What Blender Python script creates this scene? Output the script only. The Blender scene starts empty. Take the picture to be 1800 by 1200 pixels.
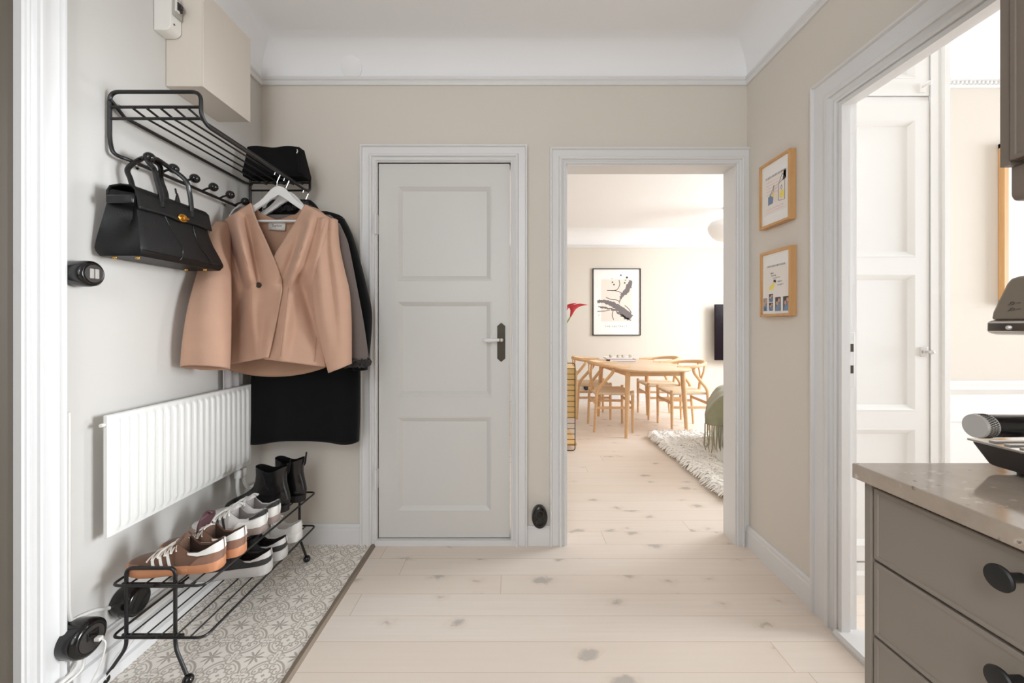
import bpy, bmesh, math, random
from mathutils import Vector, Matrix

# ------------------------------------------------------------------ camera, world, lights, exposure
C = bpy.context.scene
COL = C.collection
F, PX, PY, EYE = 710.0, 905.0, 572.0, 1.16      # focal length and horizon for a 1800x1200 frame
cam_data = bpy.data.cameras.new('camera')
cam_data.sensor_width = 36.0
cam_data.lens = F / 1800.0 * 36.0
cam_data.shift_x = -(PX - 900.0) / 1800.0
cam_data.shift_y = (PY - 600.0) / 1800.0
cam_data.clip_start = 0.02
cam = bpy.data.objects.new('camera', cam_data)
cam.location = (0, 0, EYE)
cam.rotation_euler = (math.pi / 2, 0, 0)
COL.objects.link(cam)
C.camera = cam
C.view_settings.view_transform = 'Standard'
C.view_settings.look = 'None'
C.view_settings.exposure = 0.07
C.view_settings.gamma = 1.0
C.view_settings.use_curve_mapping = False
try:
    C.cycles.use_denoising = True
    C.cycles.max_bounces = 10
    C.cycles.diffuse_bounces = 8
    C.cycles.sample_clamp_indirect = 8.0
except Exception:
    pass
world = bpy.data.worlds.new('world')
C.world = world
world.use_nodes = True
world.node_tree.nodes['Background'].inputs[0].default_value = (0.9, 0.95, 1.0, 1)
world.node_tree.nodes['Background'].inputs[1].default_value = 1.0


def area(name, loc, direction, sx, sy, watts, color=(1, 1, 1), spread=None):
    l = bpy.data.lights.new(name, 'AREA')
    l.shape = 'RECTANGLE'
    l.size, l.size_y, l.energy, l.color = sx, sy, watts, color
    if spread:
        l.spread = spread
    o = bpy.data.objects.new(name, l)
    o.location = loc
    o.rotation_euler = Vector(direction).to_track_quat('-Z', 'Z').to_euler()
    COL.objects.link(o)
    return o


# added fill behind the camera, then daylight from the bedroom and living room windows
area('kitchen_fill_light', (-0.45, -1.93, 1.5), (0.1, 1, 0), 1.5, 1.5, 21, (0.86, 0.93, 1.0))  # unseen source added to brighten the hall from behind
area('bedroom_window_daylight', (6.12, 0.95, 1.55), (-1, 0, 0), 2.2, 1.7, 88, (0.89, 0.945, 1.0), math.radians(80))
area('living_window_daylight', (4.64, 4.0, 1.5), (-1, -0.05, -0.6), 2.8, 1.7, 245, (0.87, 0.935, 1.0))
lamp = bpy.data.lights.new('kitchen_ceiling_fill', 'POINT')  # unseen point light added behind the camera to lift the ceiling
lamp.energy, lamp.color, lamp.shadow_soft_size = 36, (0.88, 0.94, 1.0), 0.22
lamp = bpy.data.objects.new('kitchen_ceiling_fill', lamp)
lamp.location = (-0.35, -0.9, 2.05)
COL.objects.link(lamp)

# ------------------------------------------------------------------ helpers
def at(u, v, Y):
    """the point of the place seen at (u, v) of the photograph, at distance Y from the camera"""
    return Vector(((u - PX) / F * Y, Y, EYE - (v - PY) / F * Y))


def lin(c):
    out = []
    for k in c[:3]:
        k = k / 255.0
        out.append(k / 12.92 if k <= 0.04045 else ((k + 0.055) / 1.055) ** 2.4)
    return (out[0], out[1], out[2], 1.0)


def lerp(a, b, t):
    return a + (b - a) * t


def interp(pts, x):
    if x <= pts[0][0]:
        return pts[0][1]
    for (x0, y0), (x1, y1) in zip(pts, pts[1:]):
        if x <= x1:
            return lerp(y0, y1, (x - x0) / (x1 - x0))
    return pts[-1][1]


def catmull(rows, n):
    """n samples of a Catmull-Rom curve through rows of equal-length tuples"""
    out = []
    m = len(rows) - 1
    for i in range(n):
        s = i / (n - 1) * m
        k = min(int(s), m - 1)
        t = s - k
        p0, p1, p2, p3 = rows[max(k - 1, 0)], rows[k], rows[k + 1], rows[min(k + 2, m)]
        out.append(tuple(0.5 * (2 * b + (c - a) * t + (2 * a - 5 * b + 4 * c - d) * t * t + (3 * b - a - 3 * c + d) * t ** 3)
                         for a, b, c, d in zip(p0, p1, p2, p3)))
    return out


def smooth_interp(pts, x):
    if x <= pts[0][0]:
        return pts[0][1]
    for (x0, y0), (x1, y1) in zip(pts, pts[1:]):
        if x <= x1:
            t = (x - x0) / (x1 - x0)
            return lerp(y0, y1, t * t * (3 - 2 * t))
    return pts[-1][1]


class MB:
    """collects shapes for ONE mesh object"""
    def __init__(self):
        self.v, self.f = [], []

    def poly(self, pts):
        n = len(self.v)
        self.v += [tuple(p) for p in pts]
        self.f.append(list(range(n, n + len(pts))))

    def box(self, x0, x1, y0, y1, z0, z1):
        n = len(self.v)
        self.v += [(x, y, z) for z in (z0, z1) for y in (y0, y1) for x in (x0, x1)]
        for q in ((0, 2, 3, 1), (4, 5, 7, 6), (0, 1, 5, 4), (2, 6, 7, 3), (0, 4, 6, 2), (1, 3, 7, 5)):
            self.f.append([n + i for i in q])

    def obox(self, c, ax, ay, az):
        """box about centre c with half-axis vectors"""
        c, ax, ay, az = Vector(c), Vector(ax), Vector(ay), Vector(az)
        n = len(self.v)
        self.v += [tuple(c + ax * i + ay * j + az * k) for k in (-1, 1) for j in (-1, 1) for i in (-1, 1)]
        for q in ((0, 2, 3, 1), (4, 5, 7, 6), (0, 1, 5, 4), (2, 6, 7, 3), (0, 4, 6, 2), (1, 3, 7, 5)):
            self.f.append([n + i for i in q])

    def prism(self, pts, d):
        """polygon pts swept by vector d"""
        d = Vector(d)
        n, k = len(self.v), len(pts)
        self.v += [tuple(p) for p in pts] + [tuple(Vector(p) + d) for p in pts]
        self.f.append(list(range(n + k - 1, n - 1, -1)))
        self.f.append(list(range(n + k, n + 2 * k)))
        for i in range(k):
            j = (i + 1) % k
            self.f.append([n + i, n + j, n + k + j, n + k + i])

    def grid(self, rows, closed=False, cap0=False, cap1=False):
        n, w = len(self.v), len(rows[0])
        for r in rows:
            self.v += [tuple(p) for p in r]
        for i in range(len(rows) - 1):
            for j in range(w if closed else w - 1):
                k = (j + 1) % w
                self.f.append([n + i * w + j, n + i * w + k, n + (i + 1) * w + k, n + (i + 1) * w + j])
        if cap0:
            self.f.append(list(range(n + w - 1, n - 1, -1)))
        if cap1:
            b = n + (len(rows) - 1) * w
            self.f.append(list(range(b, b + w)))

    def tube(self, pts, r, n=8, closed=False, cap=True):
        pts = [Vector(p) for p in pts]
        m = len(pts)
        rr = r if isinstance(r, (list, tuple)) else [r] * m
        up = None
        rows = []
        for i in range(m):
            if closed:
                t = pts[(i + 1) % m] - pts[i - 1]
            else:
                t = pts[min(i + 1, m - 1)] - pts[max(i - 1, 0)]
            if t.length < 1e-9:
                t = Vector((0, 0, 1))
            t.normalize()
            if up is None:
                up = Vector((0, 0, 1)) if abs(t.z) < 0.9 else Vector((1, 0, 0))
            a = t.cross(up)
            if a.length < 1e-6:
                a = t.orthogonal()
            a.normalize()
            b = a.cross(t).normalized()
            up = b
            rows.append([pts[i] + (a * math.cos(k * 2 * math.pi / n) + b * math.sin(k * 2 * math.pi / n)) * rr[i] for k in range(n)])
        if closed:
            rows.append(rows[0])
        self.grid(rows, True, cap and not closed, cap and not closed)

    def lathe(self, prof, o, axis='Z', n=24, sy=1.0):
        """profile [(radius, height)] turned about an axis through o"""
        o = Vector(o)
        rows = []
        for r, h in prof:
            row = []
            for k in range(n):
                a = 2 * math.pi * k / n
                c, s = r * math.cos(a), r * math.sin(a) * sy
                row.append(o + (Vector((c, s, h)) if axis == 'Z' else Vector((h, c, s)) if axis == 'X' else Vector((s, h, c))))
            rows.append(row)
        self.grid(rows, True, prof[0][0] > 1e-5, prof[-1][0] > 1e-5)

    def ball(self, o, r, n=12, sx=1, sy=1, sz=1):
        o = Vector(o)
        rows = []
        for i in range(n + 1):
            t = math.pi * i / n
            rr = max(math.sin(t), 1e-4)
            rows.append([o + Vector((sx * r * rr * math.cos(2 * math.pi * k / (2 * n)), sy * r * rr * math.sin(2 * math.pi * k / (2 * n)), sz * r * math.cos(t))) for k in range(2 * n)])
        self.grid(rows, True)

    def add_mesh(self, me, M=None):
        n = len(self.v)
        for v in me.vertices:
            self.v.append(tuple(M @ v.co) if M is not None else tuple(v.co))
        for p in me.polygons:
            self.f.append([n + i for i in p.vertices])

    def build(self, name, m, parent=None, smooth=True, bevel=0, solid=0, angle=35, subsurf=0, offset=0.0):
        me = bpy.data.meshes.new(name)
        off = Vector((0, 0, 0))
        p = parent
        while p is not None:
            off += p.location
            p = p.parent
        me.from_pydata([tuple(Vector(v) - off) for v in self.v], [], self.f)
        me.validate()
        bm = bmesh.new()
        bm.from_mesh(me)
        bmesh.ops.remove_doubles(bm, verts=bm.verts, dist=1e-5)
        bmesh.ops.recalc_face_normals(bm, faces=bm.faces)
        bm.to_mesh(me)
        bm.free()
        me.materials.append(m)
        o = bpy.data.objects.new(name, me)
        COL.objects.link(o)
        if parent is not None:
            o.parent = parent
        if smooth:
            me.polygons.foreach_set('use_smooth', [True] * len(me.polygons))
            try:
                me.set_sharp_from_angle(angle=math.radians(angle))
            except Exception:
                pass
        if solid:
            md = o.modifiers.new('solid', 'SOLIDIFY')
            md.thickness = solid
            md.offset = offset
        if bevel:
            md = o.modifiers.new('bevel', 'BEVEL')
            md.width = bevel
            md.segments = 2
            md.limit_method = 'ANGLE'
            md.angle_limit = math.radians(40)
            md.harden_normals = False
        if subsurf:
            md = o.modifiers.new('sub', 'SUBSURF')
            md.levels = md.render_levels = subsurf
        return o


def tag(o, label=None, cat=None, group=None, kind=None):
    if label: o['label'] = label
    if cat: o['category'] = cat
    if group: o['group'] = group
    if kind: o['kind'] = kind
    return o


def thing(name, label, cat, loc=(0, 0, 0), group=None):
    o = bpy.data.objects.new(name, None)
    o.location = loc
    o.empty_display_size = 0.05
    COL.objects.link(o)
    return tag(o, label, cat, group)


def struct(name, b, m, **k):
    return tag(b.build(name, m, **k), kind='structure')


def copy_tree(o, parent=None):
    c = o.copy()
    COL.objects.link(c)
    c.parent = parent
    for ch in list(o.children):
        copy_tree(ch, c)
    return c


def text_mesh(body, size):
    cu = bpy.data.curves.new('lettering', 'FONT')
    cu.body, cu.size = body, size
    cu.align_x, cu.align_y = 'CENTER', 'CENTER'
    cu.resolution_u = 2
    o = bpy.data.objects.new('lettering', cu)
    COL.objects.link(o)
    dg = bpy.context.evaluated_depsgraph_get()
    me = bpy.data.meshes.new_from_object(o.evaluated_get(dg))
    bpy.data.objects.remove(o)
    return me


def frame_matrix(o, ax, ay):
    """matrix taking text x to ax, text y to ay, at o"""
    ax, ay = Vector(ax).normalized(), Vector(ay).normalized()
    az = ax.cross(ay)
    M = Matrix((ax, ay, az)).transposed().to_4x4()
    M.translation = Vector(o)
    return M


def rounded(pts, r, n=5):
    """polyline with its inner corners rounded"""
    pts = [Vector(p) for p in pts]
    out = [pts[0]]
    for a, b, c in zip(pts, pts[1:], pts[2:]):
        d0, d1 = (a - b), (c - b)
        k = min(r, d0.length * 0.49, d1.length * 0.49)
        p, q = b + d0.normalized() * k, b + d1.normalized() * k
        for i in range(n + 1):
            t = i / n
            out.append(p * (1 - t) ** 2 + b * 2 * t * (1 - t) + q * t * t)
    out.append(pts[-1])
    return out


# ------------------------------------------------------------------ materials
class E:
    """tiny expression builder for math nodes"""
    def __init__(self, nt, sock):
        self.nt, self.s = nt, sock

    def _op(self, op, *args):
        n = self.nt.nodes.new('ShaderNodeMath')
        n.operation = op
        for i, a in enumerate((self,) + args):
            if isinstance(a, E):
                self.nt.links.new(a.s, n.inputs[i])
            else:
                n.inputs[i].default_value = float(a)
        return E(self.nt, n.outputs[0])

    def __add__(s, o): return s._op('ADD', o)
    def __sub__(s, o): return s._op('SUBTRACT', o)
    def __mul__(s, o): return s._op('MULTIPLY', o)
    def __truediv__(s, o): return s._op('DIVIDE', o)
    def floor(s): return s._op('FLOOR')
    def fract(s): return s._op('FRACT')
    def abs(s): return s._op('ABSOLUTE')
    def sqrt(s): return s._op('SQRT')
    def sin(s): return s._op('SINE')
    def cos(s): return s._op('COSINE')
    def min(s, o): return s._op('MINIMUM', o)
    def max(s, o): return s._op('MAXIMUM', o)
    def atan2(s, o): return s._op('ARCTAN2', o)
    def lt(s, o): return s._op('LESS_THAN', o)
    def gt(s, o): return s._op('GREATER_THAN', o)

    def below(s, t, soft):
        """1 below t, 0 above, softened"""
        n = s.nt.nodes.new('ShaderNodeMapRange')
        n.clamp = True
        s.nt.links.new(s.s, n.inputs[0])
        for i, v in enumerate((t - soft, t + soft, 1.0, 0.0)):
            n.inputs[i + 1].default_value = v
        return E(s.nt, n.outputs[0])


def dist(a, b, ca, cb):
    x, y = a - ca, b - cb
    return (x * x + y * y).sqrt()


def new_mat(name):
    m = bpy.data.materials.new(name)
    m.use_nodes = True
    return m, m.node_tree, m.node_tree.nodes['Principled BSDF']


def mixc(nt, fac, a, b):
    n = nt.nodes.new('ShaderNodeMix')
    n.data_type = 'RGBA'
    for i, x in ((0, fac), (6, a), (7, b)):
        if isinstance(x, E):
            nt.links.new(x.s, n.inputs[i])
        elif hasattr(x, 'default_value'):
            nt.links.new(x, n.inputs[i])
        else:
            n.inputs[i].default_value = x
    return n.outputs[2]


def noise(nt, scale, detail=2.0, vec=None, rough=0.5):
    n = nt.nodes.new('ShaderNodeTexNoise')
    n.inputs['Scale'].default_value = scale
    n.inputs['Detail'].default_value = detail
    n.inputs['Roughness'].default_value = rough
    if vec is None:
        tc = nt.nodes.new('ShaderNodeTexCoord')
        vec = tc.outputs['Object']
    nt.links.new(vec, n.inputs['Vector'])
    return n.outputs['Fac']


def mat(name, c, rough=0.5, metal=0.0, vary=0.04, scale=6.0, bump=0.0, bscale=200.0, coat=0.0, sheen=0.0, spec=None, aniso=(1, 1, 1), detail=2.0):
    """painted / fabric / leather / metal: a base colour with a little procedural mottling and grain"""
    m, nt, b = new_mat(name)
    base = lin(c)
    tc = nt.nodes.new('ShaderNodeTexCoord')
    mp = nt.nodes.new('ShaderNodeMapping')
    mp.inputs['Scale'].default_value = aniso
    nt.links.new(tc.outputs['Object'], mp.inputs['Vector'])
    f = noise(nt, scale, detail, mp.outputs[0])
    dark = tuple(x * (1 - vary) for x in base[:3]) + (1,)
    lite = tuple(min(1, x * (1 + vary)) for x in base[:3]) + (1,)
    nt.links.new(mixc(nt, E(nt, f), dark, lite), b.inputs['Base Color'])
    b.inputs['Roughness'].default_value = rough
    b.inputs['Metallic'].default_value = metal
    if coat:
        b.inputs['Coat Weight'].default_value = coat
        b.inputs['Coat Roughness'].default_value = 0.15
    if sheen:
        b.inputs['Sheen Weight'].default_value = sheen
        b.inputs['Sheen Roughness'].default_value = 0.5
    if spec is not None:
        b.inputs['Specular IOR Level'].default_value = spec
    if bump:
        bp = nt.nodes.new('ShaderNodeBump')
        bp.inputs['Strength'].default_value = bump
        bp.inputs['Distance'].default_value = 0.002
        nt.links.new(noise(nt, bscale, 3.0, mp.outputs[0]), bp.inputs['Height'])
        nt.links.new(bp.outputs[0], b.inputs['Normal'])
    return m


def pos(nt):
    g = nt.nodes.new('ShaderNodeNewGeometry')
    s = nt.nodes.new('ShaderNodeSeparateXYZ')
    nt.links.new(g.outputs['Position'], s.inputs[0])
    return E(nt, s.outputs[0]), E(nt, s.outputs[1]), E(nt, s.outputs[2]), g.outputs['Position']


def combine(nt, x, y, z=0.0):
    n = nt.nodes.new('ShaderNodeCombineXYZ')
    for i, a in enumerate((x, y, z)):
        if isinstance(a, E):
            nt.links.new(a.s, n.inputs[i])
        else:
            n.inputs[i].default_value = a
    return n.outputs[0]


def white(nt, vec):
    n = nt.nodes.new('ShaderNodeTexWhiteNoise')
    n.noise_dimensions = '3D'
    nt.links.new(vec, n.inputs['Vector'])
    return E(nt, n.outputs['Value'])


def floor_material():
    m, nt, b = new_mat('whitewashed_pine_boards')
    x, y, z, P = pos(nt)
    W = 0.132
    r = (y - 2.010) / W
    row = r.floor()
    fy = r.fract()
    rnd = white(nt, combine(nt, row, 3.7))
    xs = (x + rnd * 7.0) / 3.1
    plank = xs.floor()
    fx = xs.fract()
    pid = white(nt, combine(nt, row, plank, 1.3))
    grain = E(nt, noise(nt, 1.0, 4.0, combine(nt, x * 2.2 + pid * 9.0, y * 60.0, pid * 20.0), 0.6))
    cloud = E(nt, noise(nt, 2.2, 2.0, P))
    col = mixc(nt, grain, lin((222, 208, 195)), lin((237, 227, 217)))
    col = mixc(nt, pid * 0.55, col, lin((222, 206, 190)))
    col = mixc(nt, cloud * 0.25, col, lin((236, 226, 214)))
    # knots: sparse, elongated along the board
    vo = nt.nodes.new('ShaderNodeTexVoronoi')
    vo.voronoi_dimensions = '2D'
    vo.inputs['Scale'].default_value = 1.0
    vo.inputs['Randomness'].default_value = 1.0
    wob = E(nt, noise(nt, 26.0, 2.0, P))
    nt.links.new(combine(nt, x * 4.2 + pid * 13.0 + wob * 0.25, y * 7.0 + wob * 0.45), vo.inputs['Vector'])
    sep = nt.nodes.new('ShaderNodeSeparateColor')
    nt.links.new(vo.outputs['Color'], sep.inputs[0])
    size = E(nt, sep.outputs[0])
    pick = E(nt, sep.outputs[1]).lt(0.42)
    d = E(nt, vo.outputs['Distance'])
    knot = (d - size * 0.15).below(0.015, 0.045) * pick
    halo = (d - size * 0.15).below(0.10, 0.10) * pick
    col = mixc(nt, halo * 0.35, col, lin((206, 190, 172)))
    col = mixc(nt, knot * 0.55, col, lin((158, 155, 150)))
    seam = fy.lt(0.014).max(fx.lt(0.0009))
    col = mixc(nt, seam * 0.55, col, lin((170, 140, 110)))
    nt.links.new(col, b.inputs['Base Color'])
    b.inputs['Roughness'].default_value = 0.42
    b.inputs['Specular IOR Level'].default_value = 0.4
    bp = nt.nodes.new('ShaderNodeBump')
    bp.inputs['Strength'].default_value = 0.25
    bp.inputs['Distance'].default_value = 0.001
    h = grain * 0.3 - seam * 1.0
    nt.links.new(h.s, bp.inputs['Height'])
    nt.links.new(bp.outputs[0], b.inputs['Normal'])
    return m


def tile_material():
    m, nt, b = new_mat('patterned_cement_tile')
    x, y, z, P = pos(nt)
    T = 0.15
    px, py = (x + 0.757) / T, (y - 2.007) / T
    fx, fy = px.fract(), py.fract()
    a0, b0 = (fx - 0.5).abs(), (fy - 0.5).abs()
    a, c = a0.max(b0), a0.min(b0)              # folded into one octant: centre (0,0), corner (.5,.5), edge middle (.5,0)
    S = 0.008
    band = lambda d, r, w: (d - r).abs().below(w, S)
    # eight-petalled flower on the corners
    dx, dy = a - 0.5, c - 0.5
    rc = (dx * dx + dy * dy).sqrt()
    th = dx.atan2(dy)
    k = (th * 4.0).cos().abs()
    petal = (rc - (k * k * 0.165 + 0.045)).below(0.0, S) * rc.gt(0.02)
    # leaf-shaped arcs bowing round the flower, open on the tile edges
    r0 = (a * a + c * c).sqrt()
    frame = band(r0, 0.405, 0.024) * c.gt(0.075)
    frame = frame.max(band(r0, 0.335, 0.012) * c.gt(0.13))
    # curling scrolls: rings that stay open on one side, each with a bud
    hx, hy = a - 0.225, c - 0.105
    ang = hx.atan2(hy)
    s1 = band(dist(a, c, 0.225, 0.105), 0.072, 0.017) * (ang - 0.5).abs().gt(0.75)
    s3 = dist(a, c, 0.240, 0.100).below(0.024, S)
    s2 = band(dist(a, c, 0.385, 0.0), 0.075, 0.016) * a.lt(0.43)
    s6 = band(dist(a, c, 0.10, 0.0), 0.088, 0.016) * a.gt(0.07)
    s4 = band(dist(a, c, 0.50, 0.13), 0.060, 0.014) * a.lt(0.485)
    star = (a + c * 1.4).below(0.050, S)
    arm = (c + (a - 0.44).abs() * 0.35).below(0.020, 0.004)
    g = petal.max(frame).max(s1).max(s2).max(s3).max(s4).max(s6).max(star).max(arm)
    mott = E(nt, noise(nt, 38.0, 3.0, P))
    big = E(nt, noise(nt, 5.0, 2.0, P))
    light = mixc(nt, mott, lin((243, 236, 226)), lin((250, 244, 235)))
    dark = mixc(nt, mott, lin((176, 166, 155)), lin((192, 183, 172)))
    col = mixc(nt, g * 0.95, light, dark)
    col = mixc(nt, big * 0.15, col, lin((206, 198, 186)))
    e = fx.min(fx * -1.0 + 1.0).min(fy.min(fy * -1.0 + 1.0))
    grout = e.lt(0.007)
    col = mixc(nt, grout * 0.6, col, lin((136, 126, 114)))
    nt.links.new(col, b.inputs['Base Color'])
    b.inputs['Roughness'].default_value = 0.5
    bp = nt.nodes.new('ShaderNodeBump')
    bp.inputs['Strength'].default_value = 0.3
    bp.inputs['Distance'].default_value = 0.001
    nt.links.new((grout * -1.0).s, bp.inputs['Height'])
    nt.links.new(bp.outputs[0], b.inputs['Normal'])
    return m


def stone_material():
    m, nt, b = new_mat('beige_limestone')
    x, y, z, P = pos(nt)
    n1 = E(nt, noise(nt, 16.0, 6.0, P, 0.7))
    n2 = E(nt, noise(nt, 55.0, 4.0, P, 0.6))
    vo = nt.nodes.new('ShaderNodeTexVoronoi')
    vo.inputs['Scale'].default_value = 46.0
    nt.links.new(combine(nt, x + n1 * 0.08, y * 1.6 + n1 * 0.1, z), vo.inputs['Vector'])
    sep = nt.nodes.new('ShaderNodeSeparateColor')
    nt.links.new(vo.outputs['Color'], sep.inputs[0])
    chip = E(nt, vo.outputs['Distance']).below(0.25, 0.15) * E(nt, sep.outputs[0]).lt(0.25)
    pit = E(nt, vo.outputs['Distance']).below(0.16, 0.06) * E(nt, sep.outputs[1]).lt(0.12)
    col = mixc(nt, n1, lin((140, 126, 112)), lin((190, 176, 161)))
    col = mixc(nt, n2 * 0.5, col, lin((172, 155, 140)))
    col = mixc(nt, chip * 0.75, col, lin((216, 205, 193)))
    col = mixc(nt, pit * 0.85, col, lin((110, 96, 85)))
    nt.links.new(col, b.inputs['Base Color'])
    b.inputs['Roughness'].default_value = 0.09
    return m


def wood_material(name, c0, c1, axis=(1, 12, 12), rough=0.45, scale=3.0):
    m, nt, b = new_mat(name)
    tc = nt.nodes.new('ShaderNodeTexCoord')
    mp = nt.nodes.new('ShaderNodeMapping')
    mp.inputs['Scale'].default_value = axis
    nt.links.new(tc.outputs['Object'], mp.inputs['Vector'])
    f = E(nt, noise(nt, scale, 5.0, mp.outputs[0], 0.6))
    nt.links.new(mixc(nt, f, lin(c0), lin(c1)), b.inputs['Base Color'])
    b.inputs['Roughness'].default_value = rough
    return m


M = {}
M['wall'] = mat('beige_wall_paint', (217, 210, 200), 0.85, vary=0.02, scale=1.5, bump=0.05, bscale=90)
M['wall_left'] = mat('pale_wall_paint', (203, 200, 195), 0.8, vary=0.02, scale=1.5, bump=0.05, bscale=60)
M['ceil'] = mat('white_ceiling_paint', (242, 242, 243), 0.9, vary=0.015, scale=1.2)
M['trim'] = mat('white_gloss_paint', (224, 223, 222), 0.38, vary=0.015, scale=3.0, bump=0.05, bscale=50)
M['door'] = mat('pale_grey_door_paint', (213, 211, 207), 0.42, vary=0.015, scale=2.0, bump=0.04, bscale=60)
M['wains'] = mat('white_wainscot_paint', (228, 228, 227), 0.45, vary=0.01)
M['frontdoor'] = mat('taupe_front_door_paint', (86, 78, 68), 0.5, vary=0.05, scale=2)
M['floor'] = floor_material()
M['tile'] = tile_material()
M['stone'] = stone_material()
M['strip'] = wood_material('dark_threshold_wood', (112, 98, 84), (136, 122, 106), (30, 2, 30))
M['black'] = mat('black_powder_coated_steel', (22, 20, 20), 0.38, vary=0.1)
M['knob'] = mat('matt_black_metal', (26, 25, 24), 0.45, vary=0.08)
M['porc'] = mat('black_porcelain', (20, 18, 17), 0.14, vary=0.1)
M['chrome'] = mat('chrome', (205, 203, 200), 0.12, metal=1.0, vary=0.02)
M['steel'] = mat('brushed_steel', (214, 211, 208), 0.33, metal=0.6, vary=0.05)
M['gold'] = mat('brass', (214, 166, 84), 0.2, metal=1.0, vary=0.05)
M['bronze'] = mat('aged_bronze', (66, 58, 45), 0.45, metal=0.4, vary=0.2, scale=25)
M['leather'] = mat('black_grained_leather', (13, 12, 12), 0.46, vary=0.1, spec=0.35, bump=0.35, bscale=320)
M['bootleather'] = mat('black_smooth_leather', (20, 18, 18), 0.22, vary=0.1, bump=0.05, bscale=120)
M['fabric_black'] = mat('black_wool', (11, 11, 12), 0.95, vary=0.1, sheen=0.1, bump=0.2, bscale=400, spec=0.2)
M['felt_black'] = mat('black_felt', (14, 13, 13), 0.9, vary=0.1, bump=0.2, bscale=300, spec=0.2)
M['camel'] = mat('camel_wool', (192, 155, 133), 0.95, vary=0.05, scale=18, sheen=0.08, bump=0.3, bscale=420, spec=0.2)
M['camel_in'] = mat('camel_lining', (176, 138, 114), 0.8, vary=0.05, scale=14)
M['suede_grey'] = mat('grey_suede', (112, 101, 97), 0.95, vary=0.06, scale=10, sheen=0.2, bump=0.2, bscale=300, spec=0.2)
M['fur'] = mat('charcoal_curly_fleece', (58, 54, 54), 0.95, vary=0.25, scale=60)
M['scarf'] = mat('pale_grey_knit', (208, 205, 206), 0.95, vary=0.05, scale=30)
M['hanger'] = mat('white_painted_wood', (226, 225, 223), 0.4, vary=0.02)
M['rad'] = mat('white_enamel', (232, 231, 227), 0.35, vary=0.01)
M['box'] = mat('beige_painted_steel', (216, 207, 195), 0.55, vary=0.015)
M['plastic'] = mat('white_plastic', (228, 225, 219), 0.4, vary=0.01)
M['plastic_grey'] = mat('grey_plastic', (170, 166, 160), 0.45, vary=0.03)
M['plastic_dark'] = mat('dark_plastic', (52, 48, 46), 0.4, vary=0.03)
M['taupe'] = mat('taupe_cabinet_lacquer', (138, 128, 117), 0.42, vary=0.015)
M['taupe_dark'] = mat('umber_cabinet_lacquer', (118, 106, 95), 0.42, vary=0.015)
M['machine'] = mat('taupe_appliance_enamel', (124, 113, 100), 0.3, vary=0.02, coat=0.3)
M['oak'] = wood_material('oak_frame', (196, 146, 92), (220, 174, 120), (20, 20, 2))
M['beech'] = wood_material('soaped_oak', (206, 164, 120), (228, 190, 146), (3, 3, 9))
M['tabletop'] = wood_material('pale_table_veneer', (214, 178, 140), (226, 194, 158), (9, 2, 4), 0.25)
M['pine'] = wood_material('pale_pine', (226, 184, 118), (238, 202, 142), (2, 2, 8))
M['cord'] = mat('woven_paper_cord', (226, 206, 178), 0.85, vary=0.12, scale=90, bump=0.5, bscale=150)
M['paper'] = mat('white_paper', (240, 238, 235), 0.8, vary=0.01)
M['page'] = mat('notebook_paper', (236, 228, 222), 0.8, vary=0.01)
M['blush'] = mat('blush_ink', (232, 218, 208), 0.8, vary=0.03)
M['ink'] = mat('grey_ink', (118, 112, 112), 0.8, vary=0.15, scale=60)
M['ink_dark'] = mat('dark_ink', (60, 56, 56), 0.8, vary=0.1)
M['pencil'] = mat('pencil_marks', (168, 160, 156), 0.8, vary=0.1)
M['pinkpen'] = mat('pink_pen', (226, 190, 184), 0.8, vary=0.1)
M['yellow'] = mat('yellow_crayon', (240, 222, 110), 0.8, vary=0.1, scale=80)
M['blue'] = mat('blue_crayon', (126, 142, 168), 0.8, vary=0.1, scale=80)
M['photo_dark'] = mat('dark_photo_print', (66, 58, 60), 0.35, vary=0.3, scale=60)
M['photo_skin'] = mat('warm_photo_tones', (206, 160, 136), 0.35, vary=0.2, scale=60)
M['photo_blue'] = mat('blue_photo_tones', (120, 146, 176), 0.35, vary=0.2, scale=60)
M['tv'] = mat('black_glossy_screen', (22, 12, 20), 0.2, vary=0.05, spec=0.15)
M['lampglass'] = mat('opal_white_glass', (240, 240, 240), 0.3, vary=0.01)
M['throw'] = mat('sage_green_wool', (140, 138, 112), 0.95, vary=0.12, scale=30, sheen=0.2, bump=0.3, bscale=200)
M['sofa'] = mat('white_linen', (236, 234, 230), 0.9, vary=0.02, bump=0.15, bscale=250)
M['rug'] = mat('ivory_wool_pile', (246, 243, 238), 0.95, vary=0.06, scale=30)
M['rug_back'] = mat('rug_backing', (214, 206, 196), 0.95)
M['brown'] = mat('brown_suede', (106, 78, 62), 0.95, vary=0.08, scale=30, sheen=0.25, bump=0.2, bscale=300, spec=0.2)
M['brown_light'] = mat('tan_brown_suede', (140, 105, 87), 0.95, vary=0.08, scale=30, sheen=0.2, bump=0.2, bscale=300, spec=0.2)
M['gum'] = mat('gum_rubber', (196, 134, 96), 0.55, vary=0.04)
M['white_leather'] = mat('white_leather', (232, 229, 224), 0.45, vary=0.02)
M['lace'] = mat('white_lace', (230, 222, 212), 0.9, vary=0.05, scale=60)
M['maroon'] = mat('maroon_tongue_leather', (92, 62, 66), 0.45, vary=0.06)
M['lining_dark'] = mat('dark_shoe_lining', (30, 25, 24), 0.8, vary=0.1)
M['lining_brown'] = mat('brown_shoe_lining', (60, 42, 34), 0.8, vary=0.1)
M['lining_grey'] = mat('grey_shoe_lining', (140, 132, 128), 0.85, vary=0.1)
M['grey_sole'] = mat('taupe_rubber', (148, 132, 124), 0.6, vary=0.04)
M['grey_light'] = mat('light_grey_suede', (206, 202, 198), 0.8, vary=0.05, scale=30)
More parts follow.
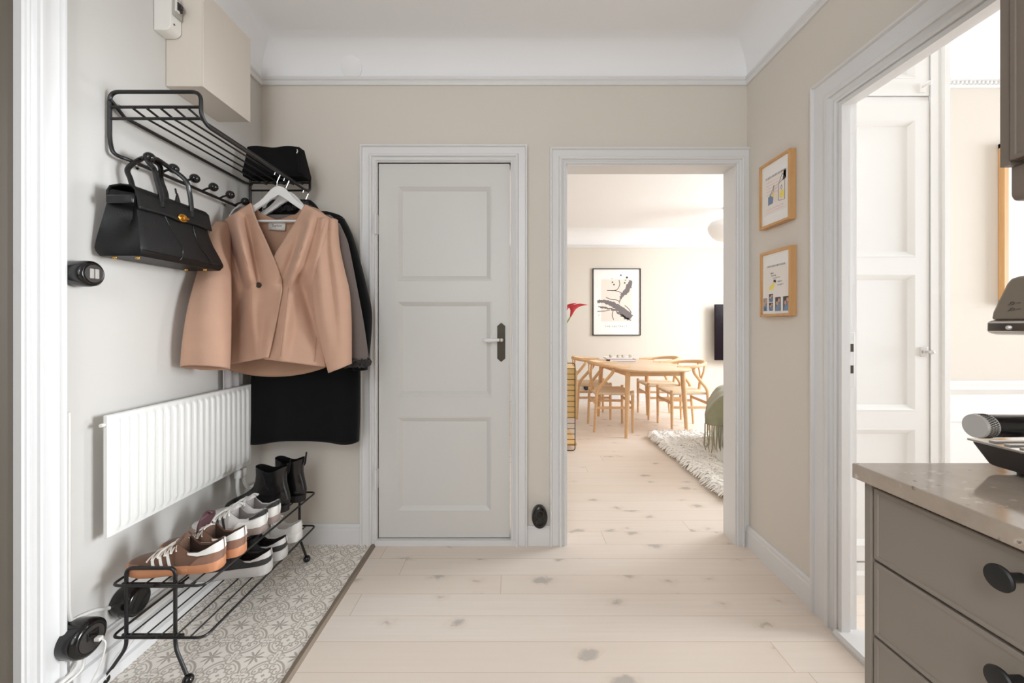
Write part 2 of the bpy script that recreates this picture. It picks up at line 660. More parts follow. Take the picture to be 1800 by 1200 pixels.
M['midsole'] = mat('grey_foam_sole', (184, 180, 176), 0.65, vary=0.04)
M['sneaker_black'] = mat('black_mesh', (44, 42, 41), 0.7, vary=0.25, scale=25)
M['insole'] = mat('yellow_insole', (222, 170, 60), 0.6, vary=0.05)
M['goldink'] = mat('gold_foil_print', (216, 186, 128), 0.4, metal=0.4)
M['lily'] = mat('red_lily_petal', (206, 62, 72), 0.5, vary=0.2, scale=15)
M['stem'] = mat('green_stem', (132, 148, 60), 0.55, vary=0.1)
M['vase'] = mat('smoky_glass_vase', (150, 150, 146), 0.15, vary=0.02)
M['bookblue'] = mat('purple_book_cloth', (104, 92, 128), 0.6, vary=0.05)
M['cable'] = mat('white_cable', (226, 223, 218), 0.45, vary=0.02)

# ------------------------------------------------------------------ the setting
XL, XR, YB, H = -1.347, 1.233, 2.145, 2.62
YK = -2.0            # kitchen end wall behind the camera
YL = 6.2             # far wall of the living room
XW = 1.28            # bedroom side of the thin right wall


def wall_y(name, y0, y1, x0, x1, holes, m):
    """wall across the view with rectangular openings (x0, x1, ztop)"""
    b = MB()
    xs = x0
    for hx0, hx1, hz0, hz1 in sorted(holes):
        b.box(xs, hx0, y0, y1, 0, 2.75)
        b.box(hx0, hx1, y0, y1, hz1, 2.75)
        if hz0 > 0: b.box(hx0, hx1, y0, y1, 0, hz0)
        xs = hx1
    b.box(xs, x1, y0, y1, 0, 2.75)
    return struct(name, b, m, smooth=False)


def wall_x(name, x0, x1, y0, y1, holes, m):
    b = MB()
    ys = y0
    for hy0, hy1, hz0, hz1 in sorted(holes):
        b.box(x0, x1, ys, hy0, 0, 2.75)
        b.box(x0, x1, hy0, hy1, hz1, 2.75)
        if hz0 > 0: b.box(x0, x1, hy0, hy1, 0, hz0)
        ys = hy1
    b.box(x0, x1, ys, y1, 0, 2.75)
    return struct(name, b, m, smooth=False)


DX0, DX1, DZ = 0.272, 1.168, 2.009           # open doorway to the living room
LX0, LX1, LZ = -0.727, -0.022, 2.024         # closed door
RY0, RY1, RZ = 0.80, 1.515, 1.995            # doorway in the right wall
FY0, FY1, FZ = 0.22, 1.098, 2.20             # front door in the left wall

b = MB(); b.box(-1.6, 6.4, YK - 0.2, YL + 0.2, -0.06, 0.0)
struct('floor', b, M['floor'], smooth=False)
b = MB(); b.box(XL - 0.06, -0.757, -0.4, YB, 0.0, 0.006)
struct('floor_entry', b, M['tile'], smooth=False)
b = MB()
b.prism([(-0.757, -0.4, 0.0), (-0.757, -0.4, 0.008), (-0.752, -0.4, 0.012), (-0.74, -0.4, 0.012), (-0.732, -0.4, 0.0)], (0, YB + 0.4, 0))
struct('trim_1', b, M['strip'], smooth=False)

wall_y('wall_back', YB, YB + 0.1, XL - 0.1, 6.3, [(LX0, LX1, 0, LZ), (DX0, DX1, 0, DZ)], M['wall'])
wall_x('wall_left', XL - 0.1, XL, YK, YB, [(FY0, FY1, 0, FZ)], M['wall_left'])
wall_x('wall_right', XR, XW, YK, YB, [(RY0, RY1, 0, RZ)], M['wall'])
wall_y('wall_front', YK - 0.1, YK, XL - 0.1, 6.3, [], M['wall'])
wall_y('wall_far', YL, YL + 0.1, -1.2, 4.9, [], M['wall'])
wall_x('wall_living_left', -1.2, -1.1, YB + 0.1, YL, [], M['wall'])
wall_x('wall_living_right', 4.75, 4.85, YB + 0.1, YL, [], M['wall'])
wall_x('wall_bedroom_right', 6.2, 6.3, YK, YB, [], M['wall'])


def sweep_room(b, prof, x0, x1, y0, y1):
    """profile [(inset from the wall, z)] carried round the four walls of a room"""
    rows = []
    for o, z in prof:
        rows.append([(x0 + o, y0 + o, z), (x1 - o, y0 + o, z), (x1 - o, y1 - o, z), (x0 + o, y1 - o, z)])
    b.grid(rows, closed=True)


def coved_ceiling(b, x0, x1, y0, y1, zc, zt):
    r = zt - zc
    prof = [(r * (1 - math.cos(a)), zc + r * math.sin(a)) for a in [i * math.pi / 2 / 12 for i in range(13)]]
    sweep_room(b, prof, x0, x1, y0, y1)
    b.box(x0, x1, y0, y1, zt, zt + 0.03)


b = MB()
coved_ceiling(b, XL, XR, YK, YB, 2.47, H)
coved_ceiling(b, XW, 6.2, YK, YB, 2.47, H)
coved_ceiling(b, -1.1, 4.75, YB + 0.1, YL, 2.39, H)
struct('ceiling', b, M['ceil'], angle=25)

CROWN = [(0, 2.432), (0.010, 2.432), (0.013, 2.440), (0.013, 2.452), (0.020, 2.458), (0.022, 2.468), (0.016, 2.474), (0, 2.474)]
b = MB(); sweep_room(b, CROWN, XL, XR, YK, YB)
struct('trim_2', b, M['trim'], angle=30)
b = MB(); sweep_room(b, [(o * 1.3, z - 2.432 + 2.352) for o, z in CROWN], -1.1, 4.75, YB + 0.1, YL)
struct('trim_3', b, M['trim'], angle=30)
b = MB()
sweep_room(b, [(0, 2.418), (0.012, 2.418), (0.016, 2.43), (0.016, 2.44), (0.04, 2.447), (0.045, 2.475), (0.02, 2.49), (0, 2.50)], XW, 6.2, YK, YB)
for i in range(60):                              # little dentils of the bedroom moulding
    x = 1.9 + i * 0.022
    b.box(x, x + 0.011, YB - 0.03, YB - 0.012, 2.428, 2.442)
struct('trim_4', b, M['wains'], angle=30)


def casing(b, s0, s1, zt, prof, f):
    """architrave round an opening s0..s1 up to zt; prof [(distance out from the opening, protrusion)]; f(s, z, p) -> point"""
    rows = [[f(s0 - o, 0.0, p), f(s0 - o, zt + o, p), f(s1 + o, zt + o, p), f(s1 + o, 0.0, p)] for o, p in prof]
    b.grid(rows)


def profile(w, e=0.018):
    return [(w, 0.0), (w, e + 0.008), (w - 0.003, e + 0.012), (w - 0.009, e + 0.012), (w - 0.012, e + 0.008), (w - 0.013, e + 0.001), (w * 0.47, e - 0.003), (w * 0.46, e + 0.004),
            (w * 0.42, e + 0.010), (w * 0.34, e + 0.012), (w * 0.29, e + 0.010), (w * 0.28, e + 0.002), (w * 0.22, e - 0.003), (w * 0.15, e - 0.005), (w * 0.14, e + 0.002), (w * 0.09, e + 0.004), (w * 0.04, e + 0.001), (w * 0.03, e - 0.007), (0.0, e - 0.008), (0.0, -0.03)]


FB = lambda s, z, p: (s, YB - p, z)
b = MB()
casing(b, LX0, LX1, LZ, profile(0.088), FB)
b.box(LX0 - 0.03, LX1 + 0.03, YB - 0.02, YB + 0.1, 0.0, 0.028)
struct('trim_5', b, M['trim'], angle=30)
b = MB()
casing(b, DX0, DX1, DZ, profile(0.088), FB)
# lining of the open doorway and the casing on its far side
b.box(DX0 - 0.002, DX0 + 0.004, YB - 0.012, YB + 0.11, 0, DZ)
b.box(DX1 - 0.004, DX1 + 0.002, YB - 0.012, YB + 0.11, 0, DZ)
b.box(DX0, DX1, YB - 0.012, YB + 0.11, DZ - 0.004, DZ + 0.002)
casing(b, DX0, DX1, DZ, profile(0.088), lambda s, z, p: (s, YB + 0.1 + p, z))
struct('trim_6', b, M['trim'], angle=30)
FR = lambda s, z, p: (XR - p, s, z)
b = MB()
casing(b, RY0, RY1, RZ, profile(0.13, 0.022), FR)
b.box(XR - 0.004, XW, RY1 - 0.002, RY1 + 0.004, 0, RZ)
b.box(XR - 0.02, XR + 0.012, RY1 - 0.016, RY1, 0, RZ)
b.box(XR - 0.02, XR + 0.012, RY0, RY0 + 0.016, 0, RZ)
b.box(XR - 0.019, XR + 0.011, RY0 + 0.0161, RY1 - 0.0161, RZ - 0.016, RZ - 0.0005)
b.box(XR - 0.004, XW, RY0, RY1, RZ - 0.002, RZ + 0.004)
struct('trim_7', b, M['trim'], angle=30)
b = MB()
b.prism([(1.19, RY0, 0), (1.19, RY0, 0.012), (1.2, RY0, 0.022), (1.30, RY0, 0.022), (1.30, RY0, 0)], (0, RY1 - RY0, 0))
struct('trim_8', b, M['trim'], smooth=False)
FL = lambda s, z, p: (XL + p, s, z)
b = MB()
casing(b, FY0, FY1, FZ, profile(0.097, 0.014), FL)
for s in (FY0, FY1):
    b.box(XL - 0.09, XL + 0.010, s - 0.004, s + 0.004, 0, FZ)
# picture-rail shadow gap strip where the casing meets the wall sheet
b.box(XL, XL + 0.003, FY1 + 0.097, FY1 + 0.112, 0, 2.43)
struct('trim_9', b, M['trim'], angle=30)
BASE = [(0.0, 0.11), (0.008, 0.11), (0.014, 0.10), (0.014, 0.088), (0.018, 0.082), (0.018, 0.0)]


def baseboard_y(name, x0, x1, y, sgn, h=1.0):
    b = MB()
    b.prism([(x0, y, 0.0)] + [(x0, y - sgn * o, z * h) for o, z in BASE], (x1 - x0, 0, 0))
    return struct(name, b, M['trim'], smooth=False)


def baseboard_x(name, x, y0, y1, sgn, h=1.0):
    b = MB()
    b.prism([(x, y0, 0.0)] + [(x + sgn * o, y0, z * h) for o, z in BASE], (0, y1 - y0, 0))
    return struct(name, b, M['trim'], smooth=False)


baseboard_y('baseboard_back', XL, LX0 - 0.088, YB, 1)
baseboard_y('baseboard_middle', LX1 + 0.088, DX0 - 0.088, YB, 1, 0.92)
baseboard_x('baseboard_right', XR, RY1 + 0.13, YB, -1, 1.0)
baseboard_y('baseboard_far', -1.1, 4.75, YL, 1, 1.1)
# the left skirting is deeper, with two ledges
b = MB()
b.prism([(XL, 1.21, 0), (XL, 1.21, 0.165), (XL + 0.010, 1.21, 0.165), (XL + 0.014, 1.21, 0.150), (XL + 0.014, 1.21, 0.105), (XL + 0.024, 1.21, 0.10),
         (XL + 0.024, 1.21, 0.045), (XL + 0.036, 1.21, 0.04), (XL + 0.036, 1.21, 0.006), (XL, 1.21, 0.006)], (0, YB - 1.21, 0))
struct('baseboard_left', b, M['trim'], smooth=False)


def panel_face(b, x0, x1, z0, z1, panels, f, depth=0.010, mw=0.010, bead=0.004):
    """face of a panelled door: f(x, z, d) -> point, d = depth behind the face; panels [(x0, x1, z0, z1)] share their x range, sorted upwards"""
    px0, px1 = panels[0][0], panels[0][1]
    q = lambda a0, a1, c0, c1: b.poly([f(a0, c0, 0), f(a1, c0, 0), f(a1, c1, 0), f(a0, c1, 0)])
    zb = [z0] + [z for p_ in panels for z in (p_[2], p_[3])] + [z1]
    for za, zc in zip(zb, zb[1:]):
        q(x0, px0, za, zc)
        q(px1, x1, za, zc)
    zz = z0
    for _, _, a, c in panels:
        q(px0, px1, zz, a)
        zz = c
    q(px0, px1, zz, z1)
    for a0, a1, c0, c1 in panels:
        rings = []
        for o, d in ((0, 0), (0.001, -bead), (0.005, -bead), (mw, depth * 0.7), (mw + 0.004, depth)):
            rings.append([f(a0 + o, c0 + o, d), f(a1 - o, c0 + o, d), f(a1 - o, c1 - o, d), f(a0 + o, c1 - o, d)])
        b.grid(rings, closed=True, cap1=True)


# closed closet door
b = MB()
yd = YB + 0.004
x0, x1, z0, z1 = LX0 + 0.003, LX1 - 0.006, 0.034, LZ - 0.004
pan = [((698 - PX) / 331, (864 - PX) / 331, EYE - (v1 - PY) / 331, EYE - (v0 - PY) / 331) for v0, v1 in ((733, 899), (529, 697), (326, 493))]
panel_face(b, x0, x1, z0, z1, pan, lambda x, z, d: (x, yd + d, z), depth=0.012, mw=0.022, bead=0.003)
rim = [(x0, yd, z0), (x1, yd, z0), (x1, yd, z1), (x0, yd, z1)]
b.grid([rim, [(p[0], yd + 0.04, p[2]) for p in rim]], closed=True, cap1=True)
door = struct('door_1', b, M['door'], angle=20)
hz = EYE - (597 - PY) / 331
hx = (881 - PX) / 331
b = MB()
zt, zb = EYE - (567 - PY) / 331, EYE - (636 - PY) / 331
pl = [(hx - 0.021, yd, zb + 0.018), (hx, yd, zb), (hx + 0.021, yd, zb + 0.018), (hx + 0.021, yd, zt - 0.018), (hx, yd, zt), (hx - 0.021, yd, zt - 0.018)]
b.prism(pl, (0, -0.005, 0))
hp = b.build('handle_plate', M['bronze'], door, bevel=0.0015)
tag(hp, 'aged bronze handle plate with pointed ends')
b = MB()
b.tube([(hx + 0.003, yd, hz), (hx + 0.003, yd - 0.045, hz)], 0.008, 12)
b.ball((hx + 0.003, yd - 0.047, hz), 0.010)
b.build('spindle', M['steel'], hp)
b = MB()
b.tube([(hx - 0.008, yd - 0.047, hz), (hx - 0.03, yd - 0.047, hz), (hx - 0.06, yd - 0.047, hz - 0.001), (hx - 0.085, yd - 0.047, hz - 0.001)], [0.0085, 0.0085, 0.011, 0.009], 14)
lv = b.build('lever', M['hanger'], hp)
tag(lv, 'white porcelain lever')
b = MB(); b.tube([(hx - 0.085, yd - 0.047, hz - 0.001), (hx - 0.102, yd - 0.047, hz - 0.001)], [0.006, 0.005], 10)
b.build('lever_tip', M['steel'], hp)
for v0, v1 in ((378, 412), (823, 857)):
    b = MB()
    za, zc = EYE - (v1 - PY) / 331, EYE - (v0 - PY) / 331
    xx = LX0 - 0.004
    b.tube([(xx, YB - 0.028, za), (xx, YB - 0.028, zc)], 0.007, 10)
    b.ball((xx, YB - 0.028, zc), 0.0065); b.ball((xx, YB - 0.028, za), 0.0065)
    b.box(xx, xx + 0.006, YB - 0.028, YB + 0.004, za, zc)
    b.build('hinge', M['trim'], door)

# front door leaf in the left wall
b = MB()
panel_face(b, FY0 + 0.004, FY1 - 0.004, 0.02, FZ - 0.01, [(0.36, 0.97, 0.25, 0.9), (0.36, 0.97, 1.05, 2.05)], lambda s, z, d: (XL - 0.012 - d, s, z), depth=0.008, mw=0.02)
b.box(XL - 0.06, XL - 0.022, FY0 + 0.004, FY1 - 0.004, 0.02, FZ - 0.01)
struct('door_2', b, M['frontdoor'], angle=20)

# strike plate on the jamb of the right doorway
b = MB()
xa, xb, ys = XR + 0.016, XR + 0.038, RY1 - 0.004
z0, z1 = EYE - (680 - PY) / F * ys, EYE - (584 - PY) / F * ys
b.box(xa, xb, ys - 0.002, ys + 0.003, z0, z1)
sp = tag(b.build('strike_plate', M['trim'], None, bevel=0.001), 'white painted strike plate on the door jamb beside the white wardrobe', 'strike plate')
for v0, v1 in ((604, 618), (642, 656)):
    b = MB(); b.box(xa + 0.005, xb - 0.006, ys - 0.0026, ys + 0.002, EYE - (v1 - PY) / F * ys, EYE - (v0 - PY) / F * ys)
    tag(b.build('bolt_hole', M['bronze'], sp), 'dark worn bolt hole')

# window frames out of view, set behind the area lights
def window_y(name, x0, x1, z0, z1, y):
    b = MB()
    for xa, xb, za, zc in ((x0, x1, z0, z0 + 0.06), (x0, x1, z1 - 0.06, z1), (x0, x0 + 0.06, z0, z1), (x1 - 0.06, x1, z0, z1), ((x0 + x1) / 2 - 0.03, (x0 + x1) / 2 + 0.03, z0, z1)):
        b.box(xa, xb, y, y + 0.05, za, zc)
    struct(name, b, M['trim'], smooth=False)
def window_x(name, y0, y1, z0, z1, x):
    b = MB()
    for ya, yb, za, zc in ((y0, y1, z0, z0 + 0.06), (y0, y1, z1 - 0.06, z1), (y0, y0 + 0.06, z0, z1), (y1 - 0.06, y1, z0, z1), ((y0 + y1) / 2 - 0.03, (y0 + y1) / 2 + 0.03, z0, z1)):
        b.box(x - 0.05, x, ya, yb, za, zc)
    struct(name, b, M['trim'], smooth=False)
window_y('added_window_1', -1.05, 0.75, 0.7, 2.3, YK)  # unseen frame added to dress the kitchen fill light
window_x('window_2', 0.0, 2.0, 0.7, 2.4, 6.2)
window_x('window_3', 2.95, 5.85, 0.6, 2.35, 4.75)

# bedroom: chair rail and wainscot on the wall beyond the counter
b = MB()
b.box(1.86, 6.2, YB - 0.012, YB, 0.0, 0.80)
b.prism([(1.86, YB, 0.868), (1.86, YB - 0.02, 0.868), (1.86, YB - 0.03, 0.858), (1.86, YB - 0.026, 0.838), (1.86, YB - 0.034, 0.826), (1.86, YB - 0.018, 0.80), (1.86, YB, 0.80)], (4.34, 0, 0))
b.box(1.86, 6.2, YB - 0.02, YB, 0.655, 0.672)
b.box(1.86, 6.2, YB - 0.024, YB, 0.0, 0.13)
struct('trim_10', b, M['wains'], smooth=False)

# ------------------------------------------------------------------ bedroom wardrobe
YW = 1.74
wx = lambda u: (u - PX) / F * YW
wz = lambda v: EYE - (v - PY) / F * YW
w = thing('built_in_wardrobe', 'white panelled built-in wardrobe seen through the doorway on the right', 'wardrobe', (1.57, YW, 0))
b = MB()
b.box(XW + 0.003, wx(1634), YW + 0.03, YB - 0.05, 0.14, 2.465)
b.box(XW + 0.003, wx(1634), YW + 0.006, YW + 0.03, wz(987), wz(980))
b.box(XW + 0.003, wx(1634), YW + 0.006, YW + 0.03, wz(176), wz(169))
b.build('carcass', M['wains'], w, smooth=False)
b = MB()
b.prism([(wx(1635), YW + 0.03, 0)] + [(wx(1635), YW - 0.004, 0), (wx(1635) + 0.03, YW - 0.004, 0), (wx(1655), YW + 0.002, 0), (wx(1657), YW - 0.01, 0), (wx(1666), YW - 0.01, 0), (wx(1666), YB - 0.05, 0), (wx(1664), YB - 0.05, 0), (wx(1664), YW + 0.03, 0)], (0, 0, 2.465))
b.build('side_stile', M['wains'], w, smooth=False)
b = MB()
b.prism([(XW + 0.003, YW + 0.05, 0), (XW + 0.003, YW - 0.002, 0), (XW + 0.003, YW - 0.002, 0.085), (XW + 0.003, YW + 0.006, 0.10), (XW + 0.003, YW + 0.006, 0.135), (XW + 0.003, YW + 0.05, 0.14)], (wx(1634) - XW - 0.003, 0, 0))
b.build('plinth', M['wains'], w, smooth=False)


def wardrobe_door(z0, z1, pans):
    b = MB()
    x0, x1 = XW + 0.006, wx(1633)
    panel_face(b, x0, x1, z0, z1, pans, lambda x, z, d: (x, YW + d, z), depth=0.012, mw=0.022, bead=0.002)
    rim = [(x0, YW, z0), (x1, YW, z0), (x1, YW, z1), (x0, YW, z1)]
    b.grid([rim, [(p[0], YW + 0.028, p[2]) for p in rim]], closed=True, cap1=True)
    return b.build('door', M['wains'], w, angle=20)


pa, pb = 1.35, wx(1610)
d = wardrobe_door(wz(985), wz(177), [(pa, pb, wz(960), wz(753)), (pa, pb, wz(722), wz(481)), (pa, pb, wz(452), wz(210))])
b = MB()
lx, lz = wx(1624), wz(618)
b.box(lx - 0.018, lx + 0.012, YW - 0.006, YW + 0.002, lz - 0.02, lz + 0.02)
b.box(lx - 0.012, lx + 0.026, YW - 0.014, YW - 0.006, lz - 0.006, lz + 0.006)
b.tube([(lx + 0.002, YW, lz), (lx + 0.002, YW - 0.03, lz)], 0.005, 10)
b.ball((lx + 0.002, YW - 0.032, lz), 0.009, 8)
tag(b.build('latch', M['steel'], d, bevel=0.001), 'small steel latch')
d = wardrobe_door(wz(168), 2.46, [(pa, pb, wz(138), 2.40)])
b = MB()
lx, lz = wx(1620), wz(156)
b.box(lx - 0.012, lx + 0.012, YW - 0.005, YW + 0.002, lz - 0.018, lz + 0.02)
b.tube([(lx, YW, lz + 0.006), (lx, YW - 0.03, lz + 0.006)], 0.005, 10)
b.ball((lx, YW - 0.033, lz + 0.006), 0.010, 8)
tag(b.build('catch', M['hanger'], d, bevel=0.001), 'white painted catch')

# framed picture on the bedroom wall
fx = (1762 - PX) / F * (YB - 0.02)
p = thing('picture_frame', 'wide wood framed picture hanging on bedroom wall behind the espresso machine', 'picture', (fx + 0.35, YB, 1.6))
b = MB()
z0, z1, x0, x1, t = 1.27, 2.12, fx, fx + 0.64, 0.022
for xa, xb, za, zc in ((x0, x0 + t, z0, z1), (x1 - t, x1, z0, z1), (x0, x1, z0, z0 + t), (x0, x1, z1 - t, z1)):
    b.box(xa, xb, YB - 0.03, YB - 0.002, za, zc)
b.build('frame', M['oak'], p, smooth=False)
b = MB(); b.box(x0 + t, x1 - t, YB - 0.016, YB - 0.004, z0 + t, z1 - t)
b.build('mount', M['paper'], p, smooth=False)
b = MB(); b.box(x0 + 0.16, x1 - 0.16, YB - 0.0175, YB - 0.012, z0 + 0.2, z1 - 0.2)
b.build('print', M['blush'], p, smooth=False)

# ------------------------------------------------------------------ kitchen units on the right
SH = lambda x, y: x + 0.035 * (0.766 - y) * max(0.0, (1.23 - x) / 0.59)


def shear(b):
    b.v = [(SH(x, y), y, z) for x, y, z in b.v]
    return b


ct = MB()
ct.box(0.639, 1.231, -1.2, 0.766, 0.872, 0.90)
shear(ct)
tag(ct.build('worktop', M['stone'], None, bevel=0.002), 'polished beige limestone worktop over the taupe drawers', 'worktop')
k = thing('base_cabinet', 'taupe kitchen drawer cabinet with black knobs under the stone worktop', 'cabinet', (0.95, 0.3, 0))
FX = 0.658
b = MB(); b.box(FX - 0.003, 1.231, 0.744, 0.757, 0.0, 0.8715); shear(b)
b.build('end_panel', M['taupe'], k, bevel=0.001)
b = MB(); b.box(FX + 0.02, 1.231, -1.18, 0.7435, 0.10, 0.868); b.box(FX + 0.06, 1.231, -1.18, 0.7435, 0.0, 0.10); shear(b)
b.build('carcass', M['taupe_dark'], k, smooth=False)


def drawer(z0, z1, y0, y1, kn):
    b = MB()
    # front with a thin raised edge and a chamfered top
    rings = []
    for o, d in ((0, 0.02), (0, 0.0015), (0.0015, 0), (0.008, 0), (0.009, 0.002), (0.012, 0.002)):
        rings.append([(FX + d, y0 + o, z0 + o), (FX + d, y1 - o, z0 + o), (FX + d, y1 - o, z1 - o), (FX + d, y0 + o, z1 - o)])
    b.grid(rings, closed=True, cap1=True, cap0=True)
    shear(b)
    dr = b.build('drawer', M['taupe'], k, angle=20)
    for ky in kn:
        kz = z1 - 0.034
        b = MB()
        x = SH(FX, ky)
        b.lathe([(0.0, 0.004), (0.006, 0.003), (0.006, -0.016), (0.009, -0.022), (0.0165, -0.026), (0.017, -0.029), (0.0155, -0.0315), (0.0, -0.0325)], (x, ky, kz), 'X', 28)
        b.build('knob', M['knob'], dr)


for z0, z1 in ((0.732, 0.862), (0.593, 0.727), (0.452, 0.588), (0.108, 0.447)):
    drawer(z0, z1, 0.145, 0.7425, (0.532,))
    drawer(z0, z1, -0.46, 0.141, (-0.16,))

w = thing('wall_cabinet', 'dark taupe kitchen wall cabinet cut by the upper right edge', 'cabinet', (1.05, 0.3, 1.446))
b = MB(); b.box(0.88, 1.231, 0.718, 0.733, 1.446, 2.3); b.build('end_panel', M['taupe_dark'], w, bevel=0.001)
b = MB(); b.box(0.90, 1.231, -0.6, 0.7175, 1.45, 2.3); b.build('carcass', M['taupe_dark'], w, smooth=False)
for y0, y1 in ((0.12, 0.716), (-0.48, 0.117)):
    b = MB()
    rings = []
    for o, d in ((0, 0.018), (0, 0.0015), (0.0015, 0), (0.008, 0), (0.009, 0.002), (0.012, 0.002)):
        rings.append([(0.876 + d, y0 + o, 1.452 + o), (0.876 + d, y1 - o, 1.452 + o), (0.876 + d, y1 - o, 2.3 - o), (0.876 + d, y0 + o, 2.3 - o)])
    b.grid(rings, closed=True, cap1=True, cap0=True)
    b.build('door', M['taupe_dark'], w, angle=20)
b = MB()
y0, y1 = 0.14, 0.728
b.prism(rounded([(0.894, y1, 1.4455), (0.894, y1, 1.392), (0.900, y1, 1.384), (0.96, y1, 1.384), (1.22, y1, 1.384), (1.22, y1, 1.4455)], 0.02, 4), (0, y0 - y1, 0))
b.build('pelmet', M['taupe_dark'], w, bevel=0.003)

# ------------------------------------------------------------------ espresso machine
e = thing('espresso_machine', 'taupe and chrome espresso machine standing on the stone worktop', 'coffee machine', (1.0, 0.6, 0.90))
b = MB()
b.box(1.02, 1.2, 0.47, 0.715, 0.93, 1.19)
b.build('body', M['machine'], e, bevel=0.012)
b = MB()
YF = lambda u: 0.845 * F / (u - PX)
zf = lambda u, v: EYE - (v - PY) / F * YF(u)
prof = [(YF(1741), zf(1741, 562)), (YF(1744), zf(1744, 548)), (YF(1768), zf(1768, 499)), (YF(1776), zf(1776, 489)), (YF(1790), zf(1790, 485)), (0.60, 1.243)]
full = prof + [(2 * 0.60 - y, z) for y, z in reversed(prof[:-1])]
b.prism([(0.845, y, z) for y, z in full], (0.36, 0, 0))
hd = b.build('head', M['machine'], e, bevel=0.004)
b = MB()
yy0 = YF(1740)
zc0, zc1 = zf(1741, 563), zf(1742, 588)
rows = []
for z, o in ((zc0 + 0.001, 0.002), (zc0 - 0.002, -0.003), (zc1 + 0.004, -0.003), (zc1, 0.004)):
    rows.append([(0.845 + o, yy0 - o, z), (0.845 + o, 2 * 0.60 - yy0 + o, z), (1.205, 2 * 0.60 - yy0 + o, z), (1.205, yy0 - o, z)])
b.grid(rows, closed=True, cap0=True, cap1=True)
tag(b.build('chrome_band', M['chrome'], e, bevel=0.003), 'polished chrome band')
b = MB()
b.ball((0.842, yy0 - 0.03, (zc0 + zc1) / 2), 0.004, 8)
b.build('badge', M['steel'], e)
# two icons with dashes on the front of the head
b = MB()
for k, z in enumerate((1.198, 1.188)):
    y = YF(1781)
    b.tube([(0.8435, y + 0.003 * math.cos(a), z + 0.002 * math.sin(a)) for a in [i * math.pi / 4 for i in range(8)]], 0.0005, 4, closed=True)
    b.tube([(0.8435, y + 0.003, z - 0.001), (0.8435, y + 0.006, z - 0.003)], 0.0005, 4)
    b.tube([(0.8435, y - 0.006, z), (0.8435, y - 0.011, z)], 0.0005, 4)
b.build('icon', M['plastic_dark'], hd)
# drip tray, tapering downwards
b = MB()
rows = []
for z, o in ((0.908, 0.018), (0.912, 0.014), (0.944, 0.001), (0.948, 0.0)):
    rows.append([(0.842 + o, 0.745 - o, z), (0.842 + o, 0.455 + o, z), (1.03, 0.455 + o, z), (1.03, 0.745 - o, z)])
b.grid(rows, closed=True, cap0=True, cap1=True)
tr = b.build('drip_tray', M['plastic_dark'], e, bevel=0.003)
b = MB(); b.box(0.838, 1.03, 0.451, 0.749, 0.948, 0.952); b.build('tray_rim', M['chrome'], e, bevel=0.001)
b = MB()
for i in range(12):
    y = 0.475 + i * 0.022
    b.box(0.852, 1.02, y, y + 0.009, 0.9522, 0.9545)
b.build('drip_grille', M['steel'], e, smooth=False)
for x in (0.89, 1.15):
    for y in (0.50, 0.70):
        b = MB(); b.lathe([(0.013, 0.9), (0.013, 0.912), (0.010, 0.935)], (x, y, 0), 'Z', 16)
        b.build('foot', M['plastic_dark'], e)
b = MB(); b.lathe([(0.034, 1.14), (0.034, 1.075), (0.030, 1.07)], (0.93, 0.628, 0), 'Z', 28); b.build('group_head', M['chrome'], e)
# portafilter with its handle pointing at the room
hy, hz = 0.628, 1.004
ph = thing('portafilter', 'black handled portafilter with knurled steel end locked in the espresso machine', 'portafilter', (0.93, hy, hz))
b = MB(); b.lathe([(0.0, hz - 0.02), (0.028, hz - 0.02), (0.033, hz + 0.0), (0.035, 1.069), (0.0, 1.069)], (0.93, hy, 0), 'Z', 28); b.build('basket', M['chrome'], ph)
b = MB()
b.tube([(0.735, hy, hz), (0.80, hy, hz), (0.845, hy, hz), (0.87, hy, hz), (0.90, hy, hz)], [0.0175, 0.0172, 0.0165, 0.0145, 0.0135], 24)
b.build('handle', M['bootleather'], ph)
b = MB(); b.lathe([(0.0175, 0.735), (0.0182, 0.733), (0.0182, 0.717), (0.0178, 0.7145), (0.0, 0.7138)], (0, hy, hz), 'X', 40)
tag(b.build('end_cap', M['steel'], ph, angle=50), 'brushed steel end cap')
b = MB()
for i in range(36):
    for s in (-1, 1):
        a = 2 * math.pi * i / 36
        b.tube([(0.732 - 0.0045 * j, hy + 0.0183 * math.cos(a + s * j * 0.09), hz + 0.0183 * math.sin(a + s * j * 0.09)) for j in range(4)], 0.0005, 4)
b.build('knurling', M['bronze'], ph)

# ------------------------------------------------------------------ left wall: cabinet, breaker, switch, sockets, radiator
c = thing('meter_cabinet', 'beige painted steel meter cabinet high on the left wall under the ceiling', 'cabinet', (XL, 1.7, 2.08))
b = MB(); b.box(XL + 0.001, -1.206, 1.558, 1.835, 2.083, 2.458); b.build('body', M['box'], c, bevel=0.002)
b = MB(); b.box(-1.2055, -1.2015, 1.5575, 1.836, 2.081, 2.459); b.build('door', M['box'], c, bevel=0.001)
c = thing('breaker_box', 'small white circuit breaker box beside the beige meter cabinet', 'breaker box', (XL, 1.53, 2.26))
b = MB()
prof = rounded([(XL + 0.001, 1.506, 2.262), (XL + 0.045, 1.506, 2.262), (-1.284, 1.506, 2.275), (-1.284, 1.506, 2.47), (XL + 0.001, 1.506, 2.47)], 0.012, 4)
b.prism(prof, (0, 0.05, 0))
b.build('housing', M['plastic'], c, bevel=0.002)
b = MB(); b.box(-1.284, -1.2775, 1.514, 1.552, 2.325, 2.40); pl = b.build('breaker', M['plastic_grey'], c, bevel=0.0015)
b = MB(); b.box(-1.2775, -1.272, 1.518, 1.534, 2.342, 2.385); b.build('label_plate', M['plastic'], pl, smooth=False)
